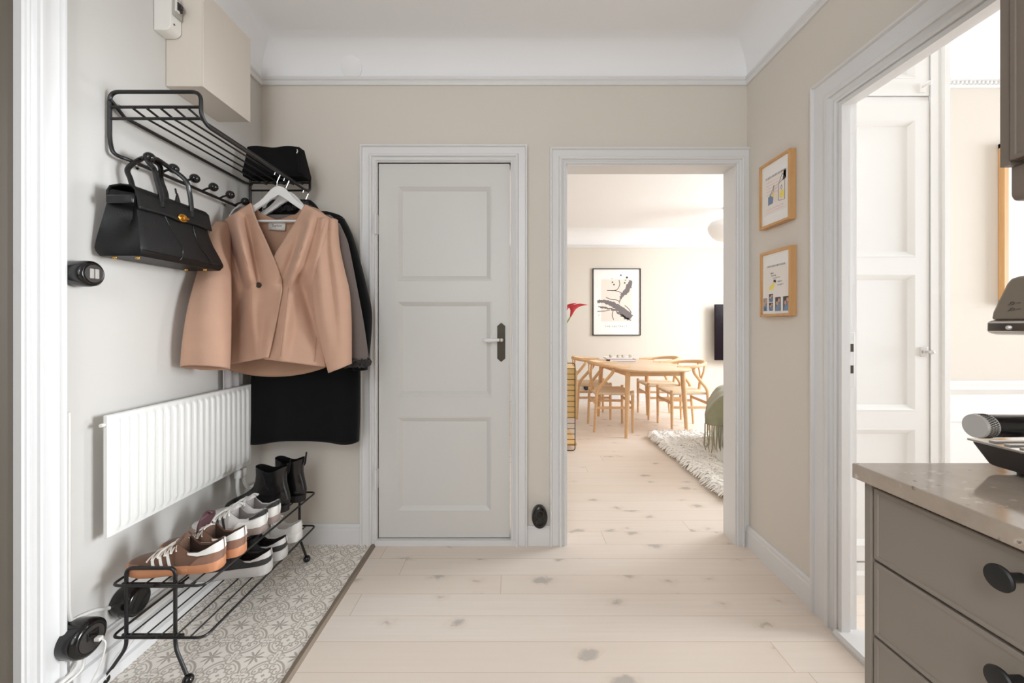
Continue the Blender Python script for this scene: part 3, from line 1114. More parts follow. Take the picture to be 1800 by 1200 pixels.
b = MB(); b.box(-1.2775, -1.262, 1.527, 1.539, 2.358, 2.372); b.box(-1.2775, -1.2685, 1.522, 1.544, 2.350, 2.380); b.build('toggle', M['plastic_dark'], pl, bevel=0.001)
for z in (2.293, 2.44):
    b = MB(); b.lathe([(0.0035, -1.284), (0.0035, -1.2825), (0.0, -1.2822)], (0, 1.522 if z < 2.4 else 1.545, z), 'X', 12)
    b.build('screw', M['plastic_dark'], c)


def drum(name, label, cat, y, z, r, depth, n=36):
    t = thing(name, label, cat, (XL, y, z))
    b = MB()
    prof = [(r * 0.94, XL + 0.001), (r * 0.96, XL + 0.006), (r, XL + 0.012), (r, XL + depth * 0.72), (r * 0.96, XL + depth * 0.9), (r * 0.82, XL + depth * 0.985), (r * 0.74, XL + depth), (r * 0.70, XL + depth - 0.001)]
    b.lathe([(rr, h) for rr, h in prof], (0, y, z), 'X', n)
    b.build('housing', M['porc'], t, angle=60)
    return t


yS, zS = 1.233, 1.318
t = drum('light_switch', 'round black double light switch beside the front door casing', 'switch', yS, zS, 0.040, 0.062)
xf = XL + 0.062
b = MB(); b.lathe([(0.027, xf - 0.003), (0.027, xf + 0.001), (0.0, xf + 0.0012)], (0, yS, zS), 'X', 28); fp = b.build('face_plate', M['plastic_dark'], t)
for s in (-1, 1):
    b = MB(); b.box(xf, xf + 0.004, yS + s * 0.0075 - 0.006, yS + s * 0.0075 + 0.006, zS - 0.015, zS + 0.015)
    tag(b.build('rocker', M['plastic_grey'], t, bevel=0.002), 'grey rocker')

t = drum('wall_socket', 'round black wall socket with a white plug by the front door casing', 'socket', 1.222, 0.215, 0.054, 0.068)
xf = XL + 0.068
b = MB(); b.lathe([(0.037, xf - 0.003), (0.037, xf + 0.0005), (0.0, xf + 0.001)], (0, 1.222, 0.215), 'X', 28); b.build('face_plate', M['plastic_dark'], t)
b = MB(); b.box(xf, xf + 0.004, 1.206, 1.240, 0.214, 0.238); b.build('outlet', M['porc'], t, bevel=0.002)
t2 = drum('wall_socket', 'round black wall socket on the skirting behind the shoe rack', 'socket', 1.383, 0.219, 0.048, 0.066)
xf2 = XL + 0.066
b = MB(); b.lathe([(0.036, xf2 - 0.002), (0.033, xf2 - 0.009), (0.0, xf2 - 0.009)], (0, 1.383, 0.219), 'X', 28); b.build('outlet', M['plastic_dark'], t2)
for s in (-1, 1):
    b = MB(); b.lathe([(0.003, xf2 - 0.0092), (0.003, xf2 - 0.006), (0.0, xf2 - 0.006)], (0, 1.383 + s * 0.002, 0.219 + s * 0.014), 'X', 10)
    b.build('contact', M['steel'], t2)
# plug and cable
t = thing('phone_cable', 'white cable plugged into the round black socket by the front door casing', 'cable', (xf, 1.222, 0.21))
b = MB(); b.box(xf + 0.004, xf + 0.022, 1.222, 1.236, 0.203, 0.214); b.build('plug', M['plastic'], t, bevel=0.002)
b = MB()
b.tube(catmull([(xf + 0.022, 1.229, 0.208), (xf + 0.034, 1.229, 0.19), (xf + 0.02, 1.226, 0.13), (XL + 0.06, 1.222, 0.07), (XL + 0.055, 1.205, 0.025), (XL + 0.05, 1.14, 0.010), (XL + 0.05, 1.02, 0.010)], 40), 0.0022, 8)
b.tube(catmull([(XL + 0.03, 1.45, 0.10), (XL + 0.045, 1.36, 0.075), (XL + 0.05, 1.30, 0.05), (XL + 0.056, 1.23, 0.035), (XL + 0.056, 1.16, 0.010), (XL + 0.056, 1.02, 0.010)], 40), 0.0018, 8)
b.build('cord', M['cable'], t)
t = thing('surface_cable', 'white cable pinned along the wall between the two black sockets', 'cable', (XL, 1.3, 0.26))
b = MB()
b.tube(catmull([(XL + 0.006, 1.345, 0.222), (XL + 0.006, 1.325, 0.232), (XL + 0.006, 1.29, 0.25), (XL + 0.006, 1.25, 0.262), (XL + 0.006, 1.225, 0.268), (XL + 0.007, 1.215, 0.29), (XL + 0.008, 1.211, 0.40), (XL + 0.008, 1.2115, 0.9)], 60), 0.0055, 10)
b.build('sheath', M['cable'], t)
b = MB()
b.tube(catmull([(XL + 0.02, 1.23, 0.165), (XL + 0.03, 1.215, 0.14), (XL + 0.035, 1.19, 0.13), (XL + 0.03, 1.165, 0.12), (XL + 0.028, 1.15, 0.10)], 20), 0.006, 8)
b.tube(catmull([(XL + 0.03, 1.235, 0.165), (XL + 0.04, 1.222, 0.13), (XL + 0.04, 1.20, 0.118), (XL + 0.032, 1.17, 0.11), (XL + 0.028, 1.155, 0.09)], 20), 0.004, 8)
b.build('loose_end', M['cable'], t)
t = tag(None or (lambda b: (b.box(XL + 0.024, XL + 0.05, 1.40, 1.55, 0.135, 0.163), b)[1])(MB()).build('cable_box', M['plastic'], None, bevel=0.008), 'small white junction box on the skirting below the rear black socket', 'junction box')

# socket on the back wall between the two doors
sx, sz = (948 - PX) / 331, EYE - (904.5 - PY) / 331
t = thing('double_socket', 'oval black double socket on the wall between the two doors', 'socket', (sx, YB, sz))
b = MB()
rows = []
for k, y in ((0.97, YB - 0.001), (1.0, YB - 0.02), (0.95, YB - 0.036), (0.84, YB - 0.040)):
    rows.append([(sx + 0.0425 * k * math.cos(a), y, sz + 0.0585 * k * math.sin(a)) for a in [2 * math.pi * i / 36 for i in range(36)]])
b.grid(rows, closed=True, cap1=True)
b.build('housing', M['porc'], t)
for s in (-1, 1):
    b = MB(); b.lathe([(0.021, YB - 0.039), (0.021, YB - 0.046), (0.018, YB - 0.0465), (0.016, YB - 0.038), (0.0, YB - 0.038)], (sx, 0, sz + s * 0.022), 'Y', 24)
    b.build('outlet', M['plastic_dark'], t)
# round cover plate on the cove
b = MB()
ang = math.asin(0.052 / 0.15)
cz, cy = 2.47 + 0.15 * math.sin(ang), YB - 0.15 + 0.15 * math.cos(ang)
nrm = Vector((0, -math.cos(ang), -math.sin(ang)))
t1, t2v = Vector((1, 0, 0)), Vector((0, -math.sin(ang), math.cos(ang)))
ctr = Vector(((620 - PX) / 331, cy, cz)) + nrm * 0.012
rows = []
for r, h in ((0.054, -0.014), (0.054, 0.001), (0.050, 0.003), (0.0005, 0.003)):
    rows.append([ctr + nrm * h + (t1 * math.cos(a) + t2v * math.sin(a)) * r for a in [2 * math.pi * i / 36 for i in range(36)]])
b.grid(rows, closed=True)
tag(b.build('cover_plate', M['ceil'], None), 'round white painted cover plate on the coved ceiling above the closed door', 'cover plate')

# radiator
RY0_, RY1_, RZ0, RZ1, RXF = 1.285, 1.985, 0.482, 0.874, -1.294
r = thing('radiator', 'white ribbed panel radiator on the left wall above the shoe rack', 'radiator', (XL, 1.63, RZ0))
b = MB()
n = 21
ys = []
for i in range(n):
    for f_, d in ((0.0, 0), (0.14, 0), (0.24, 0.0055), (0.5, 0.0075), (0.76, 0.0055), (0.86, 0)):
        ys.append((RY0_ + 0.012 + (RY1_ - RY0_ - 0.024) * (i + f_) / n, d))
ys = [(RY0_, -0.004), (RY0_ + 0.004, 0.0)] + ys + [(RY1_ - 0.012, 0), (RY1_ - 0.004, 0), (RY1_, -0.004)]
rows = []
for z, k, o in ((RZ0, 0, -0.006), (RZ0 + 0.003, 0, 0.0), (RZ0 + 0.018, 0, 0), (RZ0 + 0.030, 1, 0), (RZ1 - 0.030, 1, 0), (RZ1 - 0.018, 0, 0), (RZ1 - 0.003, 0, 0), (RZ1, 0, -0.006)):
    rows.append([(RXF + o + d * (k if d > 0 else 1) - (0.0), y, z) for y, d in ys])
b.grid(rows)
b.box(RXF - 0.016, RXF - 0.005, RY0_ + 0.001, RY1_ - 0.001, RZ0 + 0.001, RZ1 - 0.001)
b.build('panel', M['rad'], r, angle=40)
for y in (RY0_ + 0.12, RY1_ - 0.12):
    b = MB(); b.box(XL + 0.001, RXF - 0.016, y - 0.015, y + 0.015, RZ0 + 0.03, RZ1 - 0.03); b.build('wall_bracket', M['rad'], r, smooth=False)
b = MB(); b.tube([(RXF - 0.012, RY0_ + 0.002, RZ1 - 0.03), (RXF - 0.012, RY0_ - 0.012, RZ1 - 0.03)], 0.006, 12); b.build('bleed_valve', M['plastic'], r)
for i, (y, s) in enumerate(((1.955, 0.0), (1.915, 1.0))):
    b = MB()
    if i == 0:
        pts = rounded([(RXF - 0.02, y, RZ0 + 0.01), (RXF - 0.02, y, RZ0 - 0.07), (RXF - 0.025, y + 0.04, RZ0 - 0.13), (RXF - 0.03, YB - 0.001, RZ0 - 0.13)], 0.05, 8)
    else:
        pts = rounded([(RXF - 0.02, y, RZ0 + 0.01), (RXF - 0.022, y, RZ0 - 0.11), (RXF - 0.028, y + 0.05, RZ0 - 0.19), (RXF - 0.032, YB - 0.001, RZ0 - 0.19)], 0.06, 8)
    b.tube(pts, 0.0085, 12)
    b.lathe([(0.014, RZ0 - 0.045), (0.016, RZ0 - 0.04), (0.016, RZ0 - 0.012), (0.012, RZ0 - 0.006)], (RXF - 0.02, y, 0), 'Z', 16)
    b.build('pipe', M['rad'], r)

# ------------------------------------------------------------------ hat rack
HX0, HX1, HYA, HYB = -1.336, -1.035, 1.332, 2.04
ZT, ZS1, ZS2, ZR = 1.930, 1.880, 1.842, 1.720
h = thing('hat_rack', 'black wire hat rack with ball hooks mounted on the left wall', 'hat rack', (XL, 1.68, 1.72))
b = MB()
loop = []
b.tube(rounded([(-1.305, HYB, ZR), (-1.305, HYA + 0.03, ZR), (-1.325, HYA, ZR + 0.005), (HX0, HYA, ZR + 0.05), (HX0, HYA, ZT), (HX1, HYA, ZT), (HX1, HYA, ZS2 + 0.01), (HX1, HYA + 0.03, ZS2 - 0.012), (HX1, HYB - 0.03, ZS2 - 0.012), (HX1, HYB, ZS2 + 0.0), (HX1, HYB, ZT), (HX0, HYB, ZT), (HX0, HYB, ZR + 0.05), (-1.325, HYB, ZR + 0.005), (-1.305, HYB - 0.03, ZR)], 0.03, 6), 0.0062, 10)
b.build('frame', M['black'], h)
for y in (HYA, HYB):
    for z in (ZS1, ZS2):
        b = MB(); b.tube([(HX0, y, z), (HX1, y, z)], 0.0050, 8)
        b.build('cross_bar', M['black'], h)
for i in range(6):
    b = MB()
    x = HX0 + 0.035 + 0.0455 * i + (0.0 if i else -0.03)
    zz = (ZS1 + ZS2) / 2 + 0.004
    y0 = HYA - 0.004
    rad = 0.0062 if i == 0 else 0.0038
    b.tube([(x, y0, ZS1 + (0.024 if i == 0 else -0.006)), (x, y0 + 0.05, zz + (0.004 if i == 0 else 0)), (x, HYB - 0.05, zz), (x, HYB + 0.004, ZS1 - 0.006)], rad, 8)
    b.build('shelf_bar', M['black'], h)
for i in range(7):
    y = 1.388 + 0.0985 * i
    hk = MB()
    hk.tube([(-1.305, y, ZR), (-1.285, y, ZR + 0.010), (-1.262, y, ZR + 0.016)], 0.0042, 8)
    hook = hk.build('hook', M['black'], h)
    kb = MB(); kb.ball((-1.256, y, ZR + 0.017), 0.0178, 10); kb.build('ball_knob', M['porc'], hook)
for y in (1.40, 1.83):
    for z in (ZR + 0.004, ):
        b = MB(); b.tube([(XL + 0.001, y + 0.035, z), (-1.305, y + 0.035, z)], 0.005, 10); b.lathe([(0.011, XL + 0.001), (0.011, XL + 0.006), (0.006, XL + 0.012)], (0, y + 0.035, z), 'X', 16)
        b.build('wall_mount', M['chrome'], h)
b = MB(); b.tube([(XL + 0.001, HYA + 0.03, ZS1 + 0.018), (HX0 + 0.004, HYA + 0.03, ZS1 + 0.018)], 0.006, 10); b.lathe([(0.010, XL + 0.003), (0.010, XL + 0.009), (0.0, XL + 0.011)], (0, HYA + 0.03, ZS1 + 0.018), 'X', 16)
b.build('wall_mount', M['chrome'], h)

# black felt tote on the rack
t = thing('pouch', 'black felt pouch bag standing on the far end of the hat rack', 'bag', (-1.15, 1.95, 1.872))
b = MB()
rows = []
for i in range(13):
    s = i / 12
    z = lerp(1.869, 2.015, s)
    xl, xr = lerp(-1.292, -1.280, s), lerp(-1.004, -1.030, s)
    d = 0.055 * (1 - 0.55 * s) * (1 - 0.3 * (1 - min(1, s * 6)))
    yc = 1.955
    wob = lambda u: 0.004 * math.sin(u * 9 + s * 3)
    row = []
    for k in range(16): row.append((lerp(xl, xr, k / 15), yc - d * (math.sin(math.pi * (0.08 + 0.84 * k / 15)) ** 0.06) + wob(k / 15), z + (0.003 * math.sin(k * 0.7) if i == 12 else 0)))
    for k in range(16): row.append((lerp(xr, xl, k / 15), yc + d * (math.sin(math.pi * (0.08 + 0.84 * k / 15)) ** 0.06), z))
    rows.append(row)
b.grid(rows, closed=True, cap0=True, cap1=True)
b.build('body', M['felt_black'], t, angle=50)
b = MB(); b.prism([(-1.020, 1.90, 1.885), (-1.004, 1.915, 1.876), (-1.026, 1.93, 2.0), (-1.036, 1.91, 2.0)], (0.004, 0.03, 0)); b.build('side_gusset', M['felt_black'], t, bevel=0.002)
b = MB(); b.tube([(-1.027, 1.905, 1.99), (-1.024, 1.904, 1.982), (-1.028, 1.903, 1.972)], 0.0022, 8); b.build('zipper_pull', M['steel'], t)

# ------------------------------------------------------------------ handbag on the hooks
g = thing('handbag', 'black leather handbag with gold clasp hanging from the rack hooks', 'handbag', (-1.26, 1.46, 1.385))
BZ0, BZ1 = 1.388, 1.600
XB = -1.262                           # middle of the bag


def bag_half(s): return interp([(0, 0.069), (0.06, 0.076), (0.25, 0.071), (0.6, 0.056), (1.0, 0.040)], s)
def bag_y0(s): return interp([(0, 1.284), (0.1, 1.278), (0.5, 1.286), (1.0, 1.296)], s)
def bag_y1(s): return interp([(0, 1.648), (0.06, 1.655), (0.18, 1.640), (0.40, 1.612), (0.6, 1.598), (1.0, 1.590)], s)


b = MB()
rows = []
NS = 22
for i in range(NS + 1):
    s = i / NS
    z = lerp(BZ0, BZ1, s)
    hx, y0, y1 = bag_half(s), bag_y0(s), bag_y1(s)
    fold = 0.045 * min(1, s * 1.7)
    row = []
    m = 20
    rd = 0.012
    bul = lambda k: 0.006 * math.sin(math.pi * k) * math.sin(math.pi * min(1, s * 1.1))
    for k in range(m + 1):            # front, far to near... outward +x
        row.append((XB + hx + bul(k / m), lerp(y0 + rd, y1 - rd, k / m), z))
    for k in range(9):                # far end, folded in
        q = 1 - 2 * k / 8
        row.append((XB + hx * q * 0.97, y1 - fold * (1 - abs(q)) ** 0.8 - (0.004 if abs(q) == 1 else 0), z))
    for k in range(m + 1):
        row.append((XB - hx, lerp(y1 - rd, y0 + rd, k / m), z))
    for k in range(9):
        q = -1 + 2 * k / 8
        row.append((XB + hx * q * 0.97, y0 + fold * (1 - abs(q)) ** 0.8 + (0.004 if abs(q) == 1 else 0), z))
    rows.append(row)
r0 = [((x - XB) * 0.95 + XB, lerp(y, 1.466, 0.018), BZ0 - 0.006) for x, y, z in rows[0]]
b.grid([r0] + rows, closed=True, cap0=True, cap1=True)
b.build('body', M['leather'], g, angle=50)


def front(y, z, o=0.0):
    s = (z - BZ0) / (BZ1 - BZ0)
    k = (y - bag_y0(s)) / (bag_y1(s) - bag_y0(s))
    return Vector((XB + bag_half(s) + 0.006 * math.sin(math.pi * max(0, min(1, k))) * math.sin(math.pi * min(1, s * 1.1)) + o, y, z))


# flap: from the back over the top and down the front, wavy lower edge
b = MB()
rows = []
NY = 36
for j in range(NY + 1):
    k = j / NY
    y = lerp(1.292, 1.603, k)
    drop = 0.066 + 0.010 * math.exp(-((k - 0.5) / 0.16) ** 2) + 0.004 * math.cos(k * 2 * math.pi)
    zl = BZ1 + 0.004 - drop
    row = [(XB - 0.044, y, BZ1 - 0.045), (XB - 0.044, y, BZ1 - 0.008), (XB - 0.034, y, BZ1 + 0.008), (XB, y, BZ1 + 0.013), (XB + 0.034, y, BZ1 + 0.009)]
    for q in range(7):
        z = lerp(BZ1 - 0.004, zl, q / 6)
        p = front(y, z, 0.006)
        row.append(tuple(p))
    rows.append(row)
b.grid(rows)
b.build('flap', M['leather'], g, solid=0.004, angle=60)


def handle(x, za, name='handle'):
    b = MB()
    b.tube(catmull([(x + 0.008, 1.385, BZ1 - 0.035), (x + 0.006, 1.383, BZ1 + 0.005), (x + 0.002, 1.372, BZ1 + 0.055), (x - 0.004, 1.368, 1.69), (XB - 0.012 + (x - XB) * 0.3, 1.385, 1.728), (XB - 0.016 + (x - XB) * 0.3, 1.42, 1.747), (XB - 0.012 + (x - XB) * 0.3, 1.465, 1.738), (x - 0.004, 1.497, 1.70), (x + 0.002, 1.510, BZ1 + 0.055), (x + 0.006, 1.513, BZ1 + 0.005), (x + 0.008, 1.513, BZ1 - 0.035)], 60), 0.0080, 10)
    o = b.build(name, M['bootleather'], g)
    for y in (1.385, 1.513):
        b = MB(); b.lathe([(0.010, -0.012), (0.0085, 0.0), (0.007, 0.012)], (x + 0.0075, y, BZ1 - 0.022), 'Z', 14); b.build('ferrule', M['leather'], o)


handle(XB + 0.044, 0)
handle(XB - 0.045, 0)
# curved straps on the front below the handles
for pts in ([(1.392, 1.54), (1.404, 1.50), (1.432, 1.455), (1.442, 1.425), (1.435, 1.392)], [(1.513, 1.54), (1.513, 1.50), (1.525, 1.462), (1.556, 1.43), (1.585, 1.395)]):
    b = MB(); b.tube([front(y, z, 0.001) for y, z in catmull(pts, 24)], 0.0017, 6); b.build('seam', M['bootleather'], g)
b = MB(); b.tube([front(1.29 + 0.35 * i / 20, 1.402, 0.001) for i in range(21)], 0.0015, 6); b.build('seam', M['bootleather'], g)
b = MB()
yc, zc = 1.457, 1.547
pc = front(yc, zc, 0.012)
b.lathe([(0.019, pc.x - 0.005), (0.020, pc.x), (0.017, pc.x + 0.003), (0.012, pc.x + 0.002), (0.0, pc.x + 0.001)], (0, yc, zc), 'X', 28, 0.78)
b.lathe([(0.007, pc.x), (0.007, pc.x + 0.009), (0.0, pc.x + 0.010)], (0, yc, zc), 'X', 16)
b.box(pc.x + 0.004, pc.x + 0.009, yc - 0.004, yc + 0.018, zc - 0.004, zc + 0.004)
tag(b.build('clasp', M['gold'], g, bevel=0.001), 'gold turn clasp')
b = MB()
b.box(XB - 0.036, XB + 0.050, 1.280, 1.292, BZ1 - 0.052, BZ1 - 0.024)
b.build('belt', M['bootleather'], g, bevel=0.004)
b = MB(); b.prism([(XB + 0.03, 1.47, 1.642), (XB + 0.036, 1.452, 1.594), (XB + 0.036, 1.482, 1.592)], (0.004, 0.002, 0)); b.tube([(XB + 0.03, 1.47, 1.64), (XB + 0.02, 1.478, 1.66)], 0.003, 6); b.build('fob', M['bootleather'], g)
for y in (1.315, 1.60):
    for x in (-0.04, 0.035):
        b = MB(); b.lathe([(0.0, BZ0 - 0.013), (0.006, BZ0 - 0.0115), (0.0075, BZ0 - 0.006), (0.0075, BZ0 - 0.004)], (XB + x, y, 0), 'Z', 14)
        tag(b.build('stud', M['gold'], g), 'gold stud foot')

# ------------------------------------------------------------------ clothes
def tube_rows(st, n, N, e=1.0, tilt=None, ridge=None):
    """loft of horizontal ellipses; st rows (uL, uR, v, Y, ay)"""
    rows = []
    for i, (uL, uR, v, Y, ay) in enumerate(catmull(st, N)):
        L, R = at(uL, v, Y), at(uR, v, Y)
        c, ax = (L + R) / 2, (R.x - L.x) / 2
        s = i / (N - 1)
        row = []
        for k in range(n):
            a = 2 * math.pi * k / n
            ca, sa = math.cos(a), math.sin(a)
            x = ax * math.copysign(abs(ca) ** e, ca)
            y = ay * math.copysign(abs(sa) ** e, sa)
            p = Vector((c.x + x, Y + y, c.z))
            if ridge: p.y += ridge(ca, sa, s)
            if tilt: p.z += tilt(ca, sa) * s ** 3
            row.append(p)
        rows.append(row)
    return rows


def seg_gauss(u, v, f):
    u0, v0, u1, v1, w, amp = f
    dx, dy = u1 - u0, v1 - v0
    L2 = dx * dx + dy * dy
    t = max(0, min(1, ((u - u0) * dx + (v - v0) * dy) / L2))
    d2 = (u - u0 - t * dx) ** 2 + (v - v0 - t * dy) ** 2
    return amp * math.exp(-d2 / (w * w)) * (0.35 + 0.65 * math.sin(math.pi * min(1, max(0, 0.1 + t * 0.85))))


JY = 1.845
FOLDS = [(412, 372, 440, 490, 9, 0.020), (396, 395, 428, 505, 8, -0.016), (436, 385, 458, 500, 8, -0.014), (425, 520, 402, 610, 10, -0.012), (440, 520, 452, 625, 12, 0.010), (410, 560, 405, 640, 8, 0.008),
         (548, 380, 512, 490, 10, 0.020), (572, 390, 548, 500, 8, 0.012), (530, 490, 560, 600, 12, -0.014), (507, 520, 494, 625, 12, 0.016), (535, 400, 497, 500, 8, -0.012), (478, 560, 468, 630, 9, 0.008)]


def body_depth(u, v):
    s = (u - 484) / 100.0
    f = interp([(355, 0.12), (385, 0.35), (430, 0.9), (470, 1.0), (508, 0.85), (560, 1.0), (640, 1.25)], v)
    d = 0.088 * math.sqrt(max(0.0, 1 - min(1, s * s))) * f
    return JY - 0.004 - d - 3.0 * sum(seg_gauss(u, v, q) for q in FOLDS) * min(1.0, max(0.0, (v - 362) / 25.0))


def panel(rows, ni, nj, off):
    out = []
    for uL, vL, uR, vR in catmull(rows, ni):
        row = []
        for j in range(nj):
            t = j / (nj - 1)
            u, v = lerp(uL, uR, t), lerp(vL, vR, t)
            row.append(at(u, v, body_depth(u, v) - off(t)))
        out.append(row)
    return out


jk = thing('jacket', 'camel wool jacket on a white hanger at the front of the rack', 'jacket', (-1.07, JY, 0.95))
b = MB()
b.grid(panel([(384, 393, 441, 357), (386, 412, 452, 388), (392, 448, 472, 432), (399, 488, 490, 475), (401, 512, 496.5, 503), (399, 545, 491, 540), (396, 598, 481, 593), (391, 643, 472, 628)], 60, 34, lambda t: 0.010 * t ** 2))
tag(b.build('front_panel', M['camel'], jk, solid=0.005, angle=80), 'overlapping camel front panel with the button')
b = MB()
b.grid(panel([(536, 359, 591, 389), (520, 389, 592, 415), (498, 424, 585, 455), (481, 456, 572, 490), (482, 505, 562, 515), (482, 545, 562, 545), (474, 596, 568, 600), (464, 631, 573, 645)], 60, 34, lambda t: -0.002 * (1 - t)))
b.build('front_panel', M['camel'], jk, solid=0.005, angle=80)
b = MB()
rows = []
for i in range(40):
    q = i / 39
    row = []
    for j in range(41):
        s = -1 + 2 * j / 40
        vt = smooth_interp([(-1, 393), (-0.5, 362), (-0.40, 358), (-0.28, 376), (0, 386), (0.3, 377), (0.47, 359), (0.6, 364), (1, 389)], s)
        vb = 645 + 17 * (1 - s * s) ** 0.9
        v = lerp(vt, vb, q)
        uL = interp([(358, 384), (415, 386), (450, 392), (510, 401), (600, 396), (645, 389)], v)
        uR = interp([(358, 591), (415, 592), (455, 580), (515, 560), (600, 567), (645, 573)], v)
        Y = JY + 0.002 + (0.030 + 0.02 * q) * math.sqrt(max(0, 1 - s * s)) + 0.004 * math.sin(s * 9)
        row.append(at(lerp(uL, uR, (s + 1) / 2), v, Y))
    rows.append(row)
b.grid(rows)
bk = tag(b.build('back_panel', M['camel_in'], jk, solid=0.004, angle=80), 'camel back with the lining showing in the neck')
b = MB()
b.grid(tube_rows([(559, 592, 386, 1.842, 0.028), (557, 594, 430, 1.828, 0.046), (554, 603, 475, 1.815, 0.056), (553, 611, 511, 1.808, 0.062), (558, 614.5, 560, 1.805, 0.062), (570, 615, 610, 1.805, 0.056), (581, 615, 647, 1.805, 0.050)], 40, 40, 0.85,
                 tilt=lambda ca, sa: -0.018 * ca * -1 + 0.004 * sa, ridge=lambda ca, sa, s: (0.022 * math.exp(-((ca - 0.35) / 0.18) ** 2) - 0.016 * math.exp(-((ca + 0.1) / 0.2) ** 2)) * (1 if sa < 0 else 0) * math.sin(math.pi * min(1, s + 0.15))), closed=True)
b.build('sleeve', M['camel'], jk, solid=0.005, angle=80)
b = MB()
b.grid(tube_rows([(383, 399, 392, 1.835, 0.026), (376, 398, 415, 1.785, 0.045), (364, 397, 460, 1.725, 0.056), (347, 398, 515, 1.668, 0.060), (336, 398.5, 560, 1.64, 0.060), (328, 398.5, 610, 1.625, 0.058), (324.5, 398, 640, 1.622, 0.052)], 40, 40, 0.8,
                 tilt=lambda ca, sa: -0.030 * (sa + 1) / 2 - 0.008 * abs(ca) * 0, ridge=lambda ca, sa, s: 0.008 * math.exp(-((ca + 0.2) / 0.3) ** 2) * (1 if sa < 0 else 0) * s), closed=True)
b.build('sleeve', M['camel'], jk, solid=0.005, angle=80)
b = MB()
p = at(454, 501, body_depth(454, 501) - 0.010)
b.lathe([(0.0125, 0.004), (0.013, 0.0), (0.009, -0.003), (0.0065, -0.0015), (0.0, -0.0015)], p, 'Y', 24)
tag(b.build('button', M['bronze'], jk), 'brown horn button')
b = MB()
pc = at(487, 397, JY + 0.012)
b.poly([at(472, 390.5, JY + 0.020), at(502, 391.5, JY + 0.020), at(501, 405, JY + 0.020), at(472, 404, JY + 0.020)])
lb = tag(b.build('neck_label', M['plastic'], jk, solid=0.001), 'white neck label')
b = MB(); b.add_mesh(text_mesh('Stylein', 0.018), frame_matrix(at(487, 396.5, JY + 0.0185), (1, 0, 0), (0, 0, 1)))
b.build('lettering', M['ink_dark'], lb, smooth=False)
for u0, v0, u1, v1 in ((443, 508, 441, 630), (507, 505, 493, 626), (556, 592, 553, 636)):
    b = MB()
    b.tube([at(lerp(u0, u1, i / 20), lerp(v0, v1, i / 20), body_depth(lerp(u0, u1, i / 20), lerp(v0, v1, i / 20)) - 0.0042) for i in range(21)], 0.0013, 6)
    b.build('seam', M['camel_in'], jk)


def hanger(name, label, Y, uc, vtop, half, vh, dy, group='clothes hangers on the hat rack', bar=True):
    """flat wooden hanger; vh = top of the wood, vtop = top of the hook, half = half span in the photograph's units"""
    t = thing(name, label, 'hanger', tuple(at(uc, vh, Y)), group)
    b = MB()
    up, lo = [], []
    for i in range(25):
        s = -1 + 2 * i / 24
        a = abs(s)
        du = a * half
        top = vh + interp([(0, 0), (6, 1.2), (12, 5), (20, 14), (30, 25), (48, 37.5), (64, 48), (84, 62)], du)
        thick = interp([(0, 17), (10, 19), (20, 15), (30, 11), (84, 9)], du)
        up.append(at(uc + half * s, top, Y))
        lo.append(at(uc + half * s, top + thick, Y))
    for i in range(24):
        b.prism([up[i], up[i + 1], lo[i + 1], lo[i]], (0, dy, 0))
    b.build('shoulders', M['hanger'], t, bevel=0.002)
    b = MB()
    r = (abs(vh - vtop) - 11) / 2 * 0.62
    vc = vtop + r
    pts = [at(uc - 2, vh + 2, Y + dy / 2), at(uc - 2, vh - 6, Y + dy / 2), at(uc + r * 0.6, vc + r * 0.95, Y + dy / 2)]
    for i in range(13):
        a = math.radians(-20 + 200 * i / 12)
        pts.append(at(uc - 1 + r * math.cos(a), vc - r * math.sin(a), Y + dy / 2))
    pts.append(at(uc - 1 - r * 1.25, vc + r * 0.55, Y + dy / 2))
    b.tube(pts, 0.0019, 8)
    b.build('hook', M['chrome'], t)
    if bar:
        b = MB(); b.tube([at(uc - half * 0.86, 388.5, Y + dy / 2), at(uc + half * 0.86, 388.5, Y + dy / 2)], 0.0055, 10)
        b.build('bar', M['hanger'], t)
    return t


hanger('clothes_hanger', 'white wooden hanger holding the camel jacket', 1.842, 489, 300, 80, 326, 0.011)
hanger('clothes_hanger', 'white wooden hanger behind the front one, holding the grey suede jacket', 1.905, 505, 311, 78, 336, 0.011, bar=False)
hanger('clothes_hanger', 'hanger with a thin chrome hook holding the black coat', 2.03, 539, 332, 70, 358, 0.011, bar=False)

gj = thing('jacket', 'grey suede jacket with charcoal fleece trim behind the camel jacket', 'jacket', (-1.07, 1.93, 0.97))
b = MB()
b.grid(tube_rows([(452, 580, 378, 1.935, 0.006), (443, 590, 392, 1.935, 0.018), (440, 594, 440, 1.936, 0.024), (440, 592, 520, 1.937, 0.025), (440, 592, 600, 1.938, 0.025), (440, 592, 638, 1.938, 0.025)], 36, 30, 0.9), closed=True)
b.build('body', M['suede_grey'], gj, solid=0.004, angle=80)
b = MB()
b.grid(tube_rows([(575, 596, 393, 1.925, 0.022), (584, 608, 420, 1.922, 0.030), (588, 614, 445, 1.92, 0.034), (596, 627, 510, 1.918, 0.036), (602, 639, 575, 1.918, 0.036), (606, 647, 632, 1.918, 0.034)], 30, 30, 0.85), closed=True)
b.build('sleeve', M['suede_grey'], gj, solid=0.004, angle=80)
b = MB()
b.grid(tube_rows([(443, 452, 393, 1.925, 0.022), (438, 452, 450, 1.918, 0.03), (440, 456, 550, 1.918, 0.034), (440, 460, 632, 1.918, 0.034)], 24, 20, 0.85), closed=True)
b.build('sleeve', M['suede_grey'], gj, solid=0.004, angle=80)
random.seed(5)


